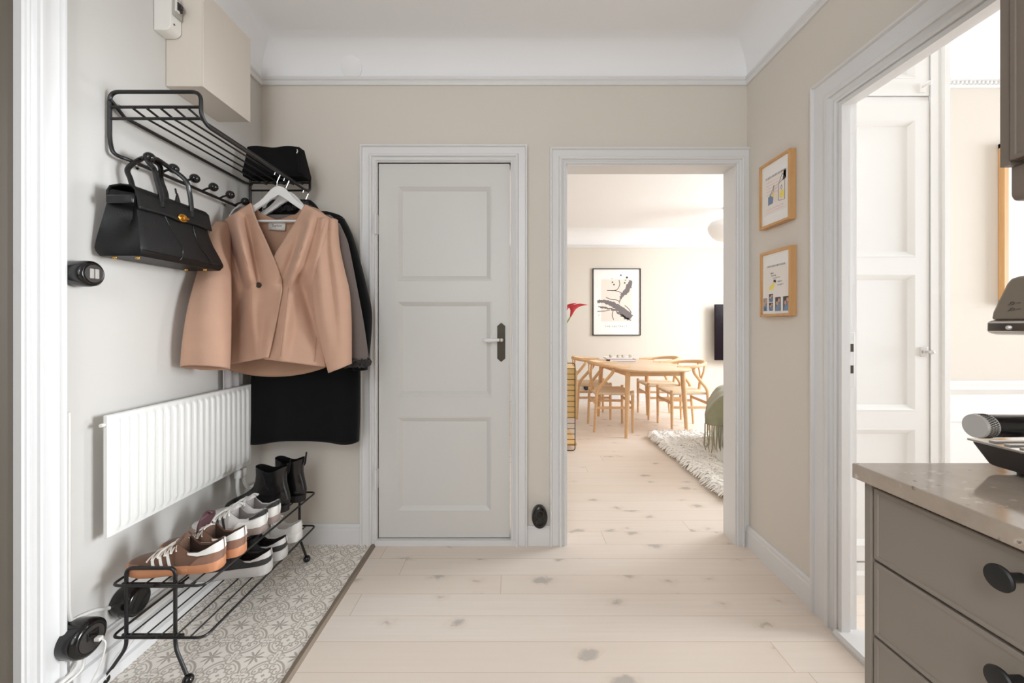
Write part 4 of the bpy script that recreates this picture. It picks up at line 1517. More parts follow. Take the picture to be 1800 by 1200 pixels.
def fleece(pts, r, n, rr):
    b = MB()
    for i in range(n):
        k = random.random() * (len(pts) - 1)
        j = int(k)
        p = pts[j].lerp(pts[min(j + 1, len(pts) - 1)], k - j)
        d = Vector((random.gauss(0, 1), random.gauss(0, 1), random.gauss(0, 1))).normalized() * r * random.random() ** 0.4
        q = p + d
        s = rr * random.uniform(0.6, 1.2)
        ax = Vector((random.gauss(0, 1), random.gauss(0, 1), random.gauss(0, 1))).normalized()
        ay = ax.orthogonal().normalized()
        b.tube([q + ax * s * math.cos(a) + ay * s * math.sin(a) for a in [i * math.pi / 4 for i in range(7)]], s * 0.55, 5)
    return b


cuff = [at(626, 637, 1.918) + Vector((0.048 * math.cos(a), 0.034 * math.sin(a), 0)) for a in [i * math.pi / 8 for i in range(17)]]
tag(fleece(cuff, 0.019, 340, 0.008).build('cuff_trim', M['fur'], gj), 'charcoal curly fleece cuff')
hem = [at(440 + (592 - 440) * i / 12, 632, 1.945) for i in range(13)]
tag(fleece(hem, 0.012, 200, 0.006).build('hem_trim', M['fur'], gj), 'charcoal curly fleece hem')
col = [at(u, v, Y) for u, v, Y in ((462, 372, 1.94), (480, 368, 1.955), (505, 366, 1.96), (525, 362, 1.95), (536, 358, 1.935), (546, 366, 1.92), (552, 376, 1.90))]
tag(fleece(col, 0.012, 170, 0.007).build('collar_trim', M['fur'], gj), 'charcoal curly fleece collar')

bc = thing('coat', 'long black wool coat hanging nearest the back wall behind the jackets', 'coat', (-1.05, 2.02, 0.6))
b = MB()
b.grid(tube_rows([(500, 575, 372, 2.025, 0.008), (470, 604, 384, 2.025, 0.022), (458, 612, 420, 2.025, 0.036), (452, 618, 500, 2.025, 0.040), (448, 628, 590, 2.022, 0.044), (445, 632, 650, 2.02, 0.046), (441, 632, 720, 2.02, 0.048), (438, 630, 771, 2.02, 0.050)], 48, 40, 0.8,
                 ridge=lambda ca, sa, s: (-0.012 * math.cos(ca * 7.0) * s * s) * (1 if sa < 0 else 0), tilt=lambda ca, sa: 0.012 * math.cos(ca * 4.2) - 0.006), closed=True)
b.build('body', M['fabric_black'], bc, solid=0.005, angle=80)
b = MB()
b.grid(tube_rows([(590, 604, 384, 2.025, 0.022), (596, 616, 408, 2.022, 0.032), (602, 627, 442, 2.02, 0.036), (612, 642, 500, 2.018, 0.040), (620, 652, 548, 2.016, 0.040), (622, 650, 600, 2.014, 0.038), (622, 644, 650, 2.012, 0.034)], 30, 34, 0.85), closed=True)
b.build('sleeve', M['fabric_black'], bc, solid=0.005, angle=80)
b = MB()
b.grid(tube_rows([(462, 474, 392, 2.025, 0.022), (449, 466, 450, 2.02, 0.034), (442, 462, 550, 2.02, 0.036), (443, 462, 640, 2.02, 0.034)], 24, 20, 0.85), closed=True)
b.build('sleeve', M['fabric_black'], bc, solid=0.005, angle=80)
b = MB()
b.grid(tube_rows([(478, 545, 352, 2.0, 0.012), (470, 556, 362, 2.0, 0.022), (466, 566, 380, 2.0, 0.030)], 30, 8, 0.9), closed=True)
b.build('collar', M['fabric_black'], bc, solid=0.006, angle=80)

# pale scarf tucked behind the radiator
b = MB()
rows = []
for i in range(40):
    s = i / 39
    z = lerp(1.724, 0.80, s)
    row = []
    for j in range(17):
        k = j / 16
        w_ = lerp(0.018, 0.058, min(1, s * 2.0))
        row.append((-1.326 + 0.006 * math.sin(k * 14 + s * 2.0) + (0.055 * math.exp(-s * 30)), 1.878 + w_ * (2 * k - 1) + 0.01 * s, z - 0.01 * abs(2 * k - 1)))
    rows.append(row)
b.grid(rows)
sc = tag(b.build('scarf', M['scarf'], None, solid=0.003, angle=80), 'pale grey scarf hanging from a hook down behind the radiator', 'scarf')

# ------------------------------------------------------------------ shoe rack
SX0, SX1, SYA, SYB = -1.290, -0.990, 1.288, 2.01
ZU, ZLO = 0.331, 0.165
s = thing('shoe_rack', 'black wire two tier shoe rack with ball feet on the patterned tiles', 'shoe rack', (-1.14, 1.66, 0.006))
for z in (ZU, ZLO):
    b = MB()
    lp = rounded([(-1.15, SYA, z), (SX0, SYA, z), (SX0, SYB, z), (SX1, SYB, z), (SX1, SYA, z), (-1.13, SYA, z)], 0.028, 6)
    b.tube(lp, 0.0042, 8)
    sh = b.build('shelf', M['black'], s)
    for i in range(5):
        b = MB()
        x = lerp(SX0, SX1, (i + 1) / 6)
        b.tube([(x, SYA - 0.001, z - 0.002), (x, SYB, z - 0.002)], 0.0028, 6)
        b.build('shelf_bar', M['black'], sh)
    for y in (1.312, 1.985):
        b = MB()
        b.box(-1.275, -1.075, y - 0.003, y + 0.003, z - 0.021, z - 0.006)
        b.build('cross_bar', M['black'], sh)
for y, xa, xb, fa, fb, top in ((1.312, -1.262, -1.103, -1.322, -1.050, True), (1.985, -1.240, -1.058, -1.295, -1.015, False)):
    b = MB()
    zt = 0.373 if top else ZU
    b.tube(rounded([(fa, y - 0.012, 0.022), (xa, y, 0.115), (xa, y, zt), (xb, y, zt), (xb, y, 0.115), (fb, y - 0.012, 0.022)], 0.022, 6), 0.0056, 10)
    lg = b.build('leg_frame', M['black'], s)
    for x in (fa, fb):
        b = MB(); b.ball((x, y - 0.014, 0.0225), 0.0165, 12); b.build('ball_foot', M['porc'], lg)


# ------------------------------------------------------------------ shoes
class Shoe:
    """low trainer, heel at x=0, toe at x=L, built at the origin with its sole on z=0"""
    def __init__(self, L, collar=1.0, z0=0.024):
        self.L, self.z0, self.cs = L, z0, collar
        self.W = [(0, 0.0), (0.012, 0.015), (0.04, 0.025), (0.10, 0.0315), (0.2, 0.034), (0.4, 0.0355), (0.55, 0.041), (0.70, 0.0465), (0.80, 0.045), (0.88, 0.0385), (0.94, 0.028), (0.98, 0.015), (1, 0.0)]
        self.Hh = [(0.40, 0.100), (0.5, 0.084), (0.6, 0.070), (0.72, 0.056), (0.85, 0.049), (0.93, 0.045), (0.98, 0.038), (1, 0.028)]
        self.Cc = [(0, 0.089), (0.05, 0.084), (0.12, 0.072), (0.2, 0.063), (0.30, 0.064), (0.37, 0.078), (0.42, 0.094)]
        self.xt = 0.42

    def w(self, q): return interp(self.W, q)

    def outer(self, q, h, side, o=0.0):
        """point on the outside at length share q, height share h (0 sole .. 1 top)"""
        w = self.w(q)
        if q < self.xt:
            C_ = interp(self.Cc, q) * self.cs
            p = Vector((q * self.L - 0.004 * math.sin(h * 2.6) * (1 - min(1, q * 6)), side * (w * (1 - 0.16 * h * h) + 0.0035 * math.sin(math.pi * min(1, h * 1.3)) * min(1, w * 50)), lerp(self.z0, C_, h)))
            n = Vector((-0.8 * max(0, 1 - q * 8), side, 0.1)).normalized()
        else:
            t = h * math.pi / 2
            Hq = interp(self.Hh, q)
            bl = min(1, (q - self.xt) / 0.12)
            ex = lerp(0.55, 0.78, bl)
            p = Vector((q * self.L, side * w * abs(math.cos(t)) ** ex, self.z0 + (Hq - self.z0) * math.sin(t) ** 0.95))
            n = Vector((0.5 * max(0, q - 0.75) * 4, side * math.cos(t), math.sin(t) + 0.15)).normalized()
        return p + n * o

    def upper(self, b):
        m = 12
        rows = []
        qs = [0, 0.006, 0.015, 0.03, 0.06, 0.1, 0.15, 0.2, 0.25, 0.3, 0.34, 0.38, 0.41, 0.4199, 0.4201, 0.44, 0.48, 0.52, 0.56, 0.6, 0.65, 0.7, 0.75, 0.8, 0.85, 0.89, 0.92, 0.95, 0.97, 0.985, 0.995, 1.0]
        for q in qs:
            half = []
            for j in range(m + 1):
                f = j / m
                if q < self.xt:
                    if f <= 0.5:
                        p = self.outer(q, f * 2, 1)
                    else:
                        t = (f - 0.5) * 2
                        top = self.outer(q, 1, 1)
                        zi = self.z0 + 0.010
                        xin = top.x + 0.004 * max(0, 1 - q * 10)
                        p = Vector((xin, max(0, (top.y - 0.003)) * (1 if t < 0.6 else (1 - (t - 0.6) / 0.4)), lerp(top.z, zi, min(1, t / 0.6))))
                else:
                    p = self.outer(q, f, 1)
                half.append(p)
            row = half + [Vector((p.x, -p.y, p.z)) for p in reversed(half[:-1])]
            rows.append(row)
        b.grid(rows)

    def lining(self, b):
        rows = []
        for q in (0.012, 0.03, 0.06, 0.1, 0.15, 0.2, 0.25, 0.3, 0.35, 0.40, 0.418):
            half = []
            for j in range(9):
                t = j / 8
                top = self.outer(q, 1, 1)
                x = top.x + 0.0065 * max(0, 1 - q * 8)
                y = max(0.0, top.y - 0.0048)
                if t < 0.6: half.append(Vector((x, y, lerp(top.z - 0.003, self.z0 + 0.0125, t / 0.6))))
                else: half.append(Vector((x, y * (1 - (t - 0.6) / 0.4), self.z0 + 0.0125)))
            rows.append(half + [Vector((p.x, -p.y, p.z)) for p in reversed(half[:-1])])
        b.grid(rows)

    def patch(self, b, corners, o=0.0015, n=10, sides=(1, -1)):
        """overlay with corners ((q, h) lower-back, lower-front, upper-front, upper-back)"""
        (a, c, d, e) = corners
        for side in sides:
            rows = []
            for i in range(n + 1):
                t = i / n
                row = []
                for j in range(n + 1):
                    k = j / n
                    q = lerp(lerp(a[0], c[0], k), lerp(e[0], d[0], k), t)
                    h = lerp(lerp(a[1], c[1], k), lerp(e[1], d[1], k), t)
                    row.append(self.outer(q, h, side, o))
                rows.append(row)
            b.grid(rows)

    def sole(self, b, t=0.026, grow=0.004, toe=0.006, heel=0.0):
        rows = []
        n = 30
        for z, g in ((0.0, -0.003), (0.003, 0.0), (t - 0.004, 0.0), (t, -0.002)):
            ring = []
            N = 40
            for i in range(N + 1):
                q = 0.5 - 0.5 * math.cos(math.pi * i / N)
                k = grow + g
                y = self.w(q) + k * min(1, self.w(q) * 80)
                x = q * (self.L + 2 * k) - k
                lift = toe * max(0, (q - 0.72) / 0.28) ** 2
                ring.append(Vector((x, y, z + lift + (heel * (1 - min(1, q * 2.2)) if z > 0.01 else 0))))
            rows.append(ring + [Vector((p.x, -p.y, p.z)) for p in reversed(ring[1:-1])])
        b.grid(rows, closed=True, cap0=True, cap1=True)

    def tongue(self, b, tip=0.125, back=0.30, w=0.026):
        rows = []
        for i in range(12):
            t = i / 11
            q = lerp(0.52, back, t)
            z = lerp(interp(self.Hh, 0.52) - 0.004, tip, t ** 0.85)
            ww = lerp(0.020, w, min(1, t * 1.5)) * (1 if t < 0.8 else math.sqrt(max(0.02, 1 - ((t - 0.8) / 0.2) ** 2)))
            row = []
            for j in range(11):
                s_ = -1 + 2 * j / 10
                row.append(Vector((q * self.L + 0.010 * (s_ * s_) * -1 * t, s_ * ww, z - 0.010 * s_ * s_)))
            rows.append(row)
        b.grid(rows)

    def laces(self, b, r=0.0022, rows=5, bow=True, seed=1):
        rnd = random.Random(seed)
        qs = [lerp(0.45, 0.70, i / (rows - 1)) for i in range(rows)]
        for i, q in enumerate(qs):
            for sgn in (1, -1):
                pts = []
                for k in range(13):
                    h = lerp(0.46, 1.0, min(k, 12 - k) / 6)
                    side = 1 if k <= 6 else -1
                    qq = q + 0.055 * (k / 12 - 0.5) * sgn
                    pts.append(self.outer(qq, h, side, 0.0042 + (0.0015 if sgn > 0 else 0)))
                b.tube(pts, r, 6)
        if bow:
            c0 = self.outer(0.47, 1.0, 1, 0.008)
            for side, l in ((1, 1.0), (-1, 1.0)):
                pts = [c0]
                for a in range(1, 10):
                    t = a / 10
                    pts.append(c0 + Vector((0.045 * math.sin(t * math.pi) * (0.6 + 0.2 * side) - 0.010 * t, side * (0.030 * math.sin(t * math.pi * 0.5) + 0.010 * math.sin(t * 2 * math.pi)), 0.006 * math.sin(t * math.pi) - 0.028 * math.sin(t * math.pi) ** 2)))
                pts.append(c0)
                b.tube(catmull([tuple(p) for p in pts], 30), r, 6)
                e = [tuple(c0), tuple(c0 + Vector((0.012, side * 0.018, -0.003))), tuple(c0 + Vector((0.032, side * 0.032, -0.016))), tuple(c0 + Vector((0.045, side * 0.038, -0.034)))]
                b.tube(catmull(e, 14), r, 6)


def place(o, x, y, z, deg):
    o.location = (x, y, z)
    o.rotation_euler = (0, 0, math.radians(deg))


def brown_sneaker(label, folded):
    t = thing('sneaker', label, 'shoe', (0, 0, 0), 'brown suede sneakers')
    S = Shoe(0.292, 1.08)
    b = MB(); S.sole(b, 0.030, 0.004, 0.005, 0.006); so = tag(b.build('sole', M['gum'], t, angle=50), 'tan gum rubber sole')
    b = MB(); b.box(0.088, 0.128, 0.0375, 0.0398, 0.010, 0.020); b.build('sole_stamp', M['gum'], so, bevel=0.001)
    b = MB(); S.upper(b); up = b.build('upper', M['brown'], t, angle=55, solid=0.0015, offset=-1)
    b = MB(); S.patch(b, ((0.0, 0.0), (0.30, 0.0), (0.20, 0.62), (0.0, 0.70)), 0.0018, 18); tag(b.build('heel_counter', M['brown_light'], t, solid=0.001), 'lighter tan suede heel')
    b = MB(); S.patch(b, ((0.74, 0.0), (1.0, 0.0), (1.0, 0.45), (0.82, 0.42)), 0.0016, 16); b.build('toe_guard', M['brown_light'], t, solid=0.001)
    b = MB(); S.patch(b, ((0.0, 0.56), (0.31, 0.86), (0.31, 1.0), (0.0, 1.02)), 0.0034, 18); tag(b.build('heel_tab', M['white_leather'], t, solid=0.001), 'white leather collar band')
    for q in (0.46, 0.535, 0.61):
        for sd in (1, -1):
            b = MB(); S.patch(b, ((q, 0.02), (q + 0.028, 0.02), (q + 0.088, 0.62), (q + 0.060, 0.62)), 0.0030, 14, sides=(sd,)); tag(b.build('stripe', M['white_leather'], t, solid=0.0008), 'white side stripe')
    b = MB()
    tm = text_mesh('SPEZIAL', 0.0095)
    p0, p1 = S.outer(0.365, 0.72, 1, 0.003), S.outer(0.405, 0.22, 1, 0.003)
    p0 = S.outer(0.43, 0.62, 1, 0.0025); p1 = S.outer(0.385, 0.15, 1, 0.0025)
    ax = (p1 - p0)
    b.add_mesh(tm, frame_matrix((p0 + p1) / 2, ax, Vector((0, 1, 0)).cross(ax) * 1.0))
    b.build('lettering', M['goldink'], up, smooth=False)
    b = MB()
    for q in (0.02, 0.05):
        b.ball((0.06 + q, 0.006 - 0.02 * q, S.z0 + 0.016), 0.012, 8, 1.2, 0.9, 0.35)
    b.box(0.05, 0.10, -0.012, 0.012, S.z0 + 0.011, S.z0 + 0.014)
    tag(b.build('insole', M['insole'], t), 'yellow printed insole')
    b = MB()
    S.lining(b)
    b.build('lining', M['lining_brown'], t)
    b = MB()
    if folded: S.tongue(b, 0.150, 0.455, 0.036)
    else: S.tongue(b, 0.122, 0.38, 0.026)
    tag(b.build('tongue', M['maroon'] if folded else M['brown'], t, solid=0.006, offset=1), 'maroon leather tongue lining' if folded else None)
    b = MB(); S.laces(b, 0.0026, 5, True, 3); tag(b.build('lace', M['lace'], t), 'cream lace')
    return t


place(brown_sneaker('brown suede sneaker with gum sole at the near end of the shoe rack', False), -1.000, 1.382, ZU + 0.004, 180 + 5)
place(brown_sneaker('brown suede sneaker with its maroon tongue folded out, beside the grey sneakers', True), -0.983, 1.462, ZU + 0.004, 180 - 1)


def grey_sneaker(label):
    t = thing('sneaker', label, 'shoe', (0, 0, 0), 'grey and white sneakers')
    S = Shoe(0.285, 1.0)
    b = MB(); S.sole(b, 0.028, 0.0035, 0.005, 0.004); tag(b.build('sole', M['grey_sole'], t, angle=50), 'taupe rubber sole')
    b = MB(); S.upper(b); b.build('upper', M['grey_light'], t, angle=55, solid=0.0015, offset=-1)
    b = MB(); S.patch(b, ((0.0, 0.02), (0.36, 0.02), (0.30, 0.70), (0.0, 0.72)), 0.0018, 18); tag(b.build('heel_counter', M['white_leather'], t, solid=0.001), 'white leather heel')
    b = MB(); S.patch(b, ((0.0, 0.74), (0.16, 0.80), (0.16, 0.98), (0.0, 1.02)), 0.0034, 18); tag(b.build('heel_tab', M['sneaker_black'], t, solid=0.001), 'black padded heel tab')
    for q in (0.45, 0.52, 0.59):
        for sd in (1, -1):
            b = MB(); S.patch(b, ((q, 0.02), (q + 0.03, 0.02), (q + 0.085, 0.60), (q + 0.055, 0.60)), 0.0030, 14, sides=(sd,)); tag(b.build('stripe', M['sneaker_black'], t, solid=0.0008), 'black side stripe')
    b = MB()
    S.lining(b)
    b.build('lining', M['lining_grey'], t)
    b = MB(); S.tongue(b, 0.112, 0.36, 0.026); b.build('tongue', M['grey_light'], t, solid=0.006, offset=1)
    b = MB(); S.laces(b, 0.0030, 5, True, 5); tag(b.build('lace', M['white_leather'], t), 'white lace')
    return t


place(grey_sneaker('nearer of the two grey and white sneakers, beside the brown pair'), -1.002, 1.622, ZU + 0.004, 180 + 2)
place(grey_sneaker('farther of the two grey and white sneakers, beside the black boots'), -1.000, 1.706, ZU + 0.004, 180 - 1)


def black_sneaker(label):
    t = thing('sneaker', label, 'shoe', (0, 0, 0), 'black sneakers on the lower shelf')
    S = Shoe(0.29, 0.98, 0.034)
    b = MB(); S.sole(b, 0.034, 0.006, 0.008, 0.008); tag(b.build('sole', M['midsole'], t, angle=50), 'grey foam sole')
    b = MB(); S.sole(b, 0.006, 0.0062, 0.008, 0.0); b.build('outsole', M['grey_sole'], t, angle=50)
    b = MB(); S.upper(b); b.build('upper', M['sneaker_black'], t, angle=55, solid=0.0015, offset=-1)
    b = MB(); S.patch(b, ((0.0, 0.58), (0.26, 0.86), (0.30, 1.0), (0.0, 1.02)), 0.0034, 18); ht = tag(b.build('heel_tab', M['grey_light'], t, solid=0.001), 'light grey collar band')
    b = MB()
    p0, p1 = S.outer(0.03, 0.80, 1, 0.0045), S.outer(0.17, 0.89, 1, 0.0045)
    ax = p0 - p1
    b.add_mesh(text_mesh('R E', 0.009), frame_matrix((p0 + p1) / 2, ax, Vector((0, 1, 0)).cross(ax)))
    b.build('lettering', M['ink_dark'], ht, smooth=False)
    b = MB()
    S.lining(b)
    b.build('lining', M['lining_dark'], t)
    b = MB(); S.tongue(b, 0.112, 0.36, 0.026); b.build('tongue', M['lining_dark'], t, solid=0.006, offset=1)
    b = MB(); S.laces(b, 0.0024, 5, False, 5); b.build('lace', M['sneaker_black'], t)
    return t


place(black_sneaker('nearer black sneaker with grey sole on the lower shelf of the rack'), -0.990, 1.632, ZLO + 0.004, 180 + 6)
place(black_sneaker('farther black sneaker with grey sole on the lower shelf of the rack'), -0.985, 1.730, ZLO + 0.004, 180 + 2)
t = thing('sneaker', 'plain white sneaker at the far end of the lower rack shelf', 'shoe', (0, 0, 0))
S = Shoe(0.27, 0.95, 0.03)
b = MB(); S.sole(b, 0.032, 0.005, 0.006, 0.005); b.build('sole', M['white_leather'], t, angle=50)
b = MB(); S.upper(b); b.build('upper', M['white_leather'], t, angle=55, solid=0.0015, offset=-1)
b = MB(); S.tongue(b, 0.108, 0.36, 0.026); b.build('tongue', M['white_leather'], t, solid=0.006, offset=1)
b = MB(); S.laces(b, 0.0024, 5, False, 5); b.build('lace', M['lace'], t)
place(t, -0.995, 1.872, ZLO + 0.004, 180)


def boot(label):
    t = thing('chelsea_boot', label, 'boot', (0, 0, 0), 'black ankle boots')
    XB_ = [(0.020, 0.002), (0.05, -0.004), (0.075, 0.000), (0.10, 0.006), (0.13, 0.012), (0.16, 0.012), (0.21, 0.003)]
    XF_ = [(0.020, 0.262), (0.035, 0.262), (0.050, 0.254), (0.062, 0.236), (0.074, 0.208), (0.086, 0.182), (0.100, 0.162), (0.115, 0.148), (0.135, 0.139), (0.165, 0.136), (0.21, 0.137)]
    WY_ = [(0.020, 0.041), (0.05, 0.043), (0.075, 0.037), (0.10, 0.034), (0.14, 0.035), (0.21, 0.038)]
    n = 40

    def ring(z, k=0.0, zfun=None):
        xb, xf, w = interp(XB_, z) + k, interp(XF_, z) - k, interp(WY_, z) - k
        row = []
        for i in range(n):
            a = 2 * math.pi * i / n
            ca, sa = math.cos(a), math.sin(a)
            c_ = (xb + xf) / 2
            x = c_ + (xf - xb) / 2 * math.copysign(abs(ca) ** 0.82, ca)
            # wide forefoot, narrower waist and heel at low levels
            low = max(0.0, min(1.0, (0.085 - z) / 0.06))
            qx = (x - xb) / (xf - xb)
            wk = w * lerp(1.0, interp([(0, 0.80), (0.25, 0.80), (0.45, 0.82), (0.70, 1.06), (1, 0.85)], qx), low)
            y = wk * math.copysign(abs(sa) ** 0.82, sa)
            zz = z
            if zfun: zz = z + zfun(qx)
            row.append((x, y, zz))
        return row
    zs = [0.022 + (0.200 - 0.022) * i / 30 for i in range(31)]
    dip = lambda q: -0.020 * math.sin(math.pi * q) ** 2 + 0.006 * q
    rows = [ring(z, 0.0, (lambda q, f=max(0, (z - 0.14) / 0.06): dip(q) * f)) for z in zs]
    inner = [ring(z, 0.0028, (lambda q, f=max(0, (z - 0.14) / 0.06): dip(q) * f)) for z in (0.200, 0.18, 0.15, 0.11)]
    b = MB(); b.grid(rows + inner, closed=True, cap0=True, cap1=True)
    b.build('upper', M['bootleather'], t, angle=60)
    # elastic side gores
    for sd in (1, -1):
        b = MB()
        rr = []
        for z in (0.112, 0.13, 0.15, 0.17, 0.184):
            w = interp(WY_, z) + 0.0012
            half = lerp(0.004, 0.026, (z - 0.112) / 0.072)
            rr.append([(0.075 + half * k, sd * w * (1 - 0.10 * (k * half / 0.06) ** 2), z - 0.004 + 0.004 * abs(k)) for k in (-1, -0.5, 0, 0.5, 1)])
        b.grid(rr)
        b.build('elastic_gore', M['fabric_black'], t, solid=0.001)
    b = MB()
    rows = []
    for z, g in ((0.0, 0), (0.024, 0)):
        pass
    for z in (0.012, 0.023):
        rows.append([(x * 1.015 - 0.002, y * 1.05, z + 0.006 * max(0, (x - 0.18) / 0.08) ** 2 + (0.010 if x < 0.08 else 0.010 * max(0, 1 - (x - 0.08) / 0.05)) * (1 if z < 0.02 else 0.6)) for x, y, _ in ring(0.022)])
    b.grid(rows, closed=True, cap0=True, cap1=True)
    b.build('sole', M['lining_dark'], t, angle=40)
    b = MB()
    rows = []
    for z, x1, w in ((0.0, 0.066, 0.031), (0.030, 0.074, 0.036)):
        ringp = []
        for i in range(25):
            a = math.pi / 2 + math.pi * i / 24
            ringp.append((0.036 + 0.036 * math.cos(a) * (1 if z else 0.94), w * math.sin(a), z))
        ringp += [(x1, -w, z), (x1, w, z)]
        rows.append(ringp)
    b.grid(rows, closed=True, cap0=True, cap1=True)
    b.build('heel', M['lining_dark'], t, angle=40)
    b = MB()
    b.tube(catmull([(0.004, 0.004, 0.165), (-0.001, 0.004, 0.195), (-0.003, 0.002, 0.222), (-0.003, -0.002, 0.222), (0.001, -0.004, 0.195), (0.004, -0.004, 0.17)], 24), 0.0028, 8)
    b.build('pull_tab', M['fabric_black'], t)
    b = MB()
    b.tube([(x, y * 1.01, z) for x, y, z in ring(0.046)][8:33], 0.0012, 6)
    b.build('seam', M['bootleather'], t)
    return t


place(boot('nearer black leather ankle boot on the upper shelf, beside the grey sneakers'), -1.010, 1.812, ZU + 0.004, 180 + 10)
place(boot('farther black leather ankle boot at the far end of the upper shelf'), -0.990, 1.912, ZU + 0.004, 180 + 3)

# ------------------------------------------------------------------ two oak frames on the right wall
XFR = 1.205


def wall_frame(label, u0, u1, zt, zb):
    y0, y1 = XFR * F / (u1 - PX), XFR * F / (u0 - PX)
    t = thing('picture_frame', label, 'picture', (XR, (y0 + y1) / 2, (zt + zb) / 2), 'oak frames on the right wall')
    e = 0.013
    b = MB()
    for ya, yb, za, zc in ((y0, y0 + e, zb, zt), (y1 - e, y1, zb, zt), (y0 + e, y1 - e, zb, zb + e), (y0 + e, y1 - e, zt - e, zt)):
        b.box(XFR, XR - 0.001, ya, yb, za, zc)
    b.build('frame', M['oak'], t, bevel=0.001)
    b = MB(); b.box(XFR + 0.008, XR - 0.002, y0 + e, y1 - e, zb + e, zt - e)
    pp = b.build('paper', M['paper'], t, smooth=False)
    xs = XFR + 0.0078

    def P(a, c, k=0):
        """a: 0 far edge .. 1 near edge as seen from left to right, c: 0 bottom .. 1 top"""
        return (xs - 0.0002 * k, lerp(y1 - e, y0 + e, a), lerp(zb + e, zt - e, c))
    return t, pp, P


def scribble(b, P, a0, a1, c, seed, amp=0.008, k=2, r=0.0007):
    rnd = random.Random(seed)
    n = 26
    b.tube([P(lerp(a0, a1, i / n), c + amp * math.sin(i * 2.3 + rnd.random() * 2) + rnd.uniform(-1, 1) * amp * 0.5, k) for i in range(n + 1)], r, 4)


zt1 = lambda u, v: EYE - (v - PY) / F * (XFR * F / (u - PX))
t, pp, P = wall_frame('upper oak framed drawing on notebook paper on the right wall', 1334, 1388.5, zt1(1388, 260), zt1(1388, 384.5))
b = MB(); b.poly([P(0.08, 0.16, 1), P(0.9, 0.16, 1), P(0.9, 0.78, 1), P(0.08, 0.78, 1)]); sh = b.build('notebook_page', M['page'], pp, smooth=False)
b = MB()
for i in range(18):
    a = lerp(0.16, 0.84, i / 17); b.poly([P(a - 0.008, 0.76, 2), P(a + 0.008, 0.76, 2), P(a + 0.010, 0.795, 2), P(a - 0.006, 0.795, 2)])
b.build('binding_mark', M['ink_dark'], pp, smooth=False)
b = MB()
for i in range(5): scribble(b, P, 0.16, 0.62, 0.70 - 0.05 * i, i)
for i in range(2): scribble(b, P, 0.16, 0.8, 0.25 - 0.045 * i, 20 + i)
b.build('handwriting', M['pinkpen'], pp)
b = MB(); b.poly([P(0.24, 0.32, 2), P(0.42, 0.33, 2), P(0.44, 0.42, 2), P(0.34, 0.47, 2), P(0.24, 0.46, 2)]); b.build('blue_shape', M['blue'], pp, smooth=False)
b = MB(); b.poly([P(0.66, 0.36, 2), P(0.78, 0.35, 2), P(0.83, 0.41, 2), P(0.78, 0.48, 2), P(0.68, 0.47, 2)]); b.poly([P(0.38, 0.44, 3), P(0.46, 0.43, 3), P(0.47, 0.49, 3), P(0.41, 0.50, 3)]); b.build('yellow_shape', M['yellow'], pp, smooth=False)
b = MB(); b.poly([P(0.44, 0.34, 2), P(0.60, 0.34, 2), P(0.60, 0.62, 2), P(0.44, 0.60, 2)]); b.build('blush_shape', M['blush'], pp, smooth=False)
b = MB()
b.tube([P(0.30, 0.47, 3), P(0.40, 0.54, 3), P(0.46, 0.62, 3), P(0.44, 0.52, 3), P(0.32, 0.47, 3)], 0.0011, 4)
b.tube([P(0.63, 0.33, 3), P(0.63, 0.60, 3), P(0.84, 0.66, 3), P(0.84, 0.31, 3), P(0.63, 0.33, 3)], 0.0011, 4)
b.tube([P(0.63, 0.60, 3), P(0.76, 0.74, 3), P(0.84, 0.66, 3)], 0.0011, 4)
b.tube([P(0.70, 0.52, 3), P(0.73, 0.56, 3), P(0.76, 0.51, 3), P(0.72, 0.49, 3), P(0.70, 0.52, 3)], 0.0008, 4)
b.build('outline', M['ink'], pp)
b = MB(); b.poly([P(0.77, 0.62, 1), P(0.88, 0.64, 1), P(0.88, 0.78, 1), P(0.80, 0.77, 1)]); b.build('grey_shape', M['pencil'], pp, smooth=False)

t, pp, P = wall_frame('lower oak framed notebook page with four small photo strips on the right wall', 1335.5, 1389.5, zt1(1389, 430.5), zt1(1389, 555))
b = MB(); b.poly([P(0.08, 0.24, 1), P(0.9, 0.24, 1), P(0.9, 0.80, 1), P(0.08, 0.80, 1)]); b.build('notebook_page', M['page'], pp, smooth=False)
b = MB()
for i in range(18):
    a = lerp(0.18, 0.82, i / 17); b.poly([P(a - 0.008, 0.775, 2), P(a + 0.008, 0.775, 2), P(a + 0.010, 0.805, 2), P(a - 0.006, 0.805, 2)])
b.build('binding_mark', M['ink_dark'], pp, smooth=False)
b = MB()
for i, (a0, a1, c_) in enumerate(((0.3, 0.42, 0.67), (0.32, 0.5, 0.63), (0.38, 0.66, 0.59), (0.55, 0.72, 0.52), (0.56, 0.76, 0.47))): scribble(b, P, a0, a1, c_, 40 + i, 0.012)
b.build('handwriting', M['pencil'], pp)
b = MB(); b.poly([P(0.26, 0.40, 2), P(0.36, 0.39, 2), P(0.44, 0.44, 2), P(0.46, 0.51, 2), P(0.40, 0.51, 2), P(0.30, 0.46, 2), P(0.24, 0.44, 2)]); b.build('yellow_shape', M['yellow'], pp, smooth=False)
b = MB(); scribble(b, P, 0.42, 0.50, 0.535, 77, 0.02, 3, 0.001); b.build('outline', M['ink_dark'], pp)
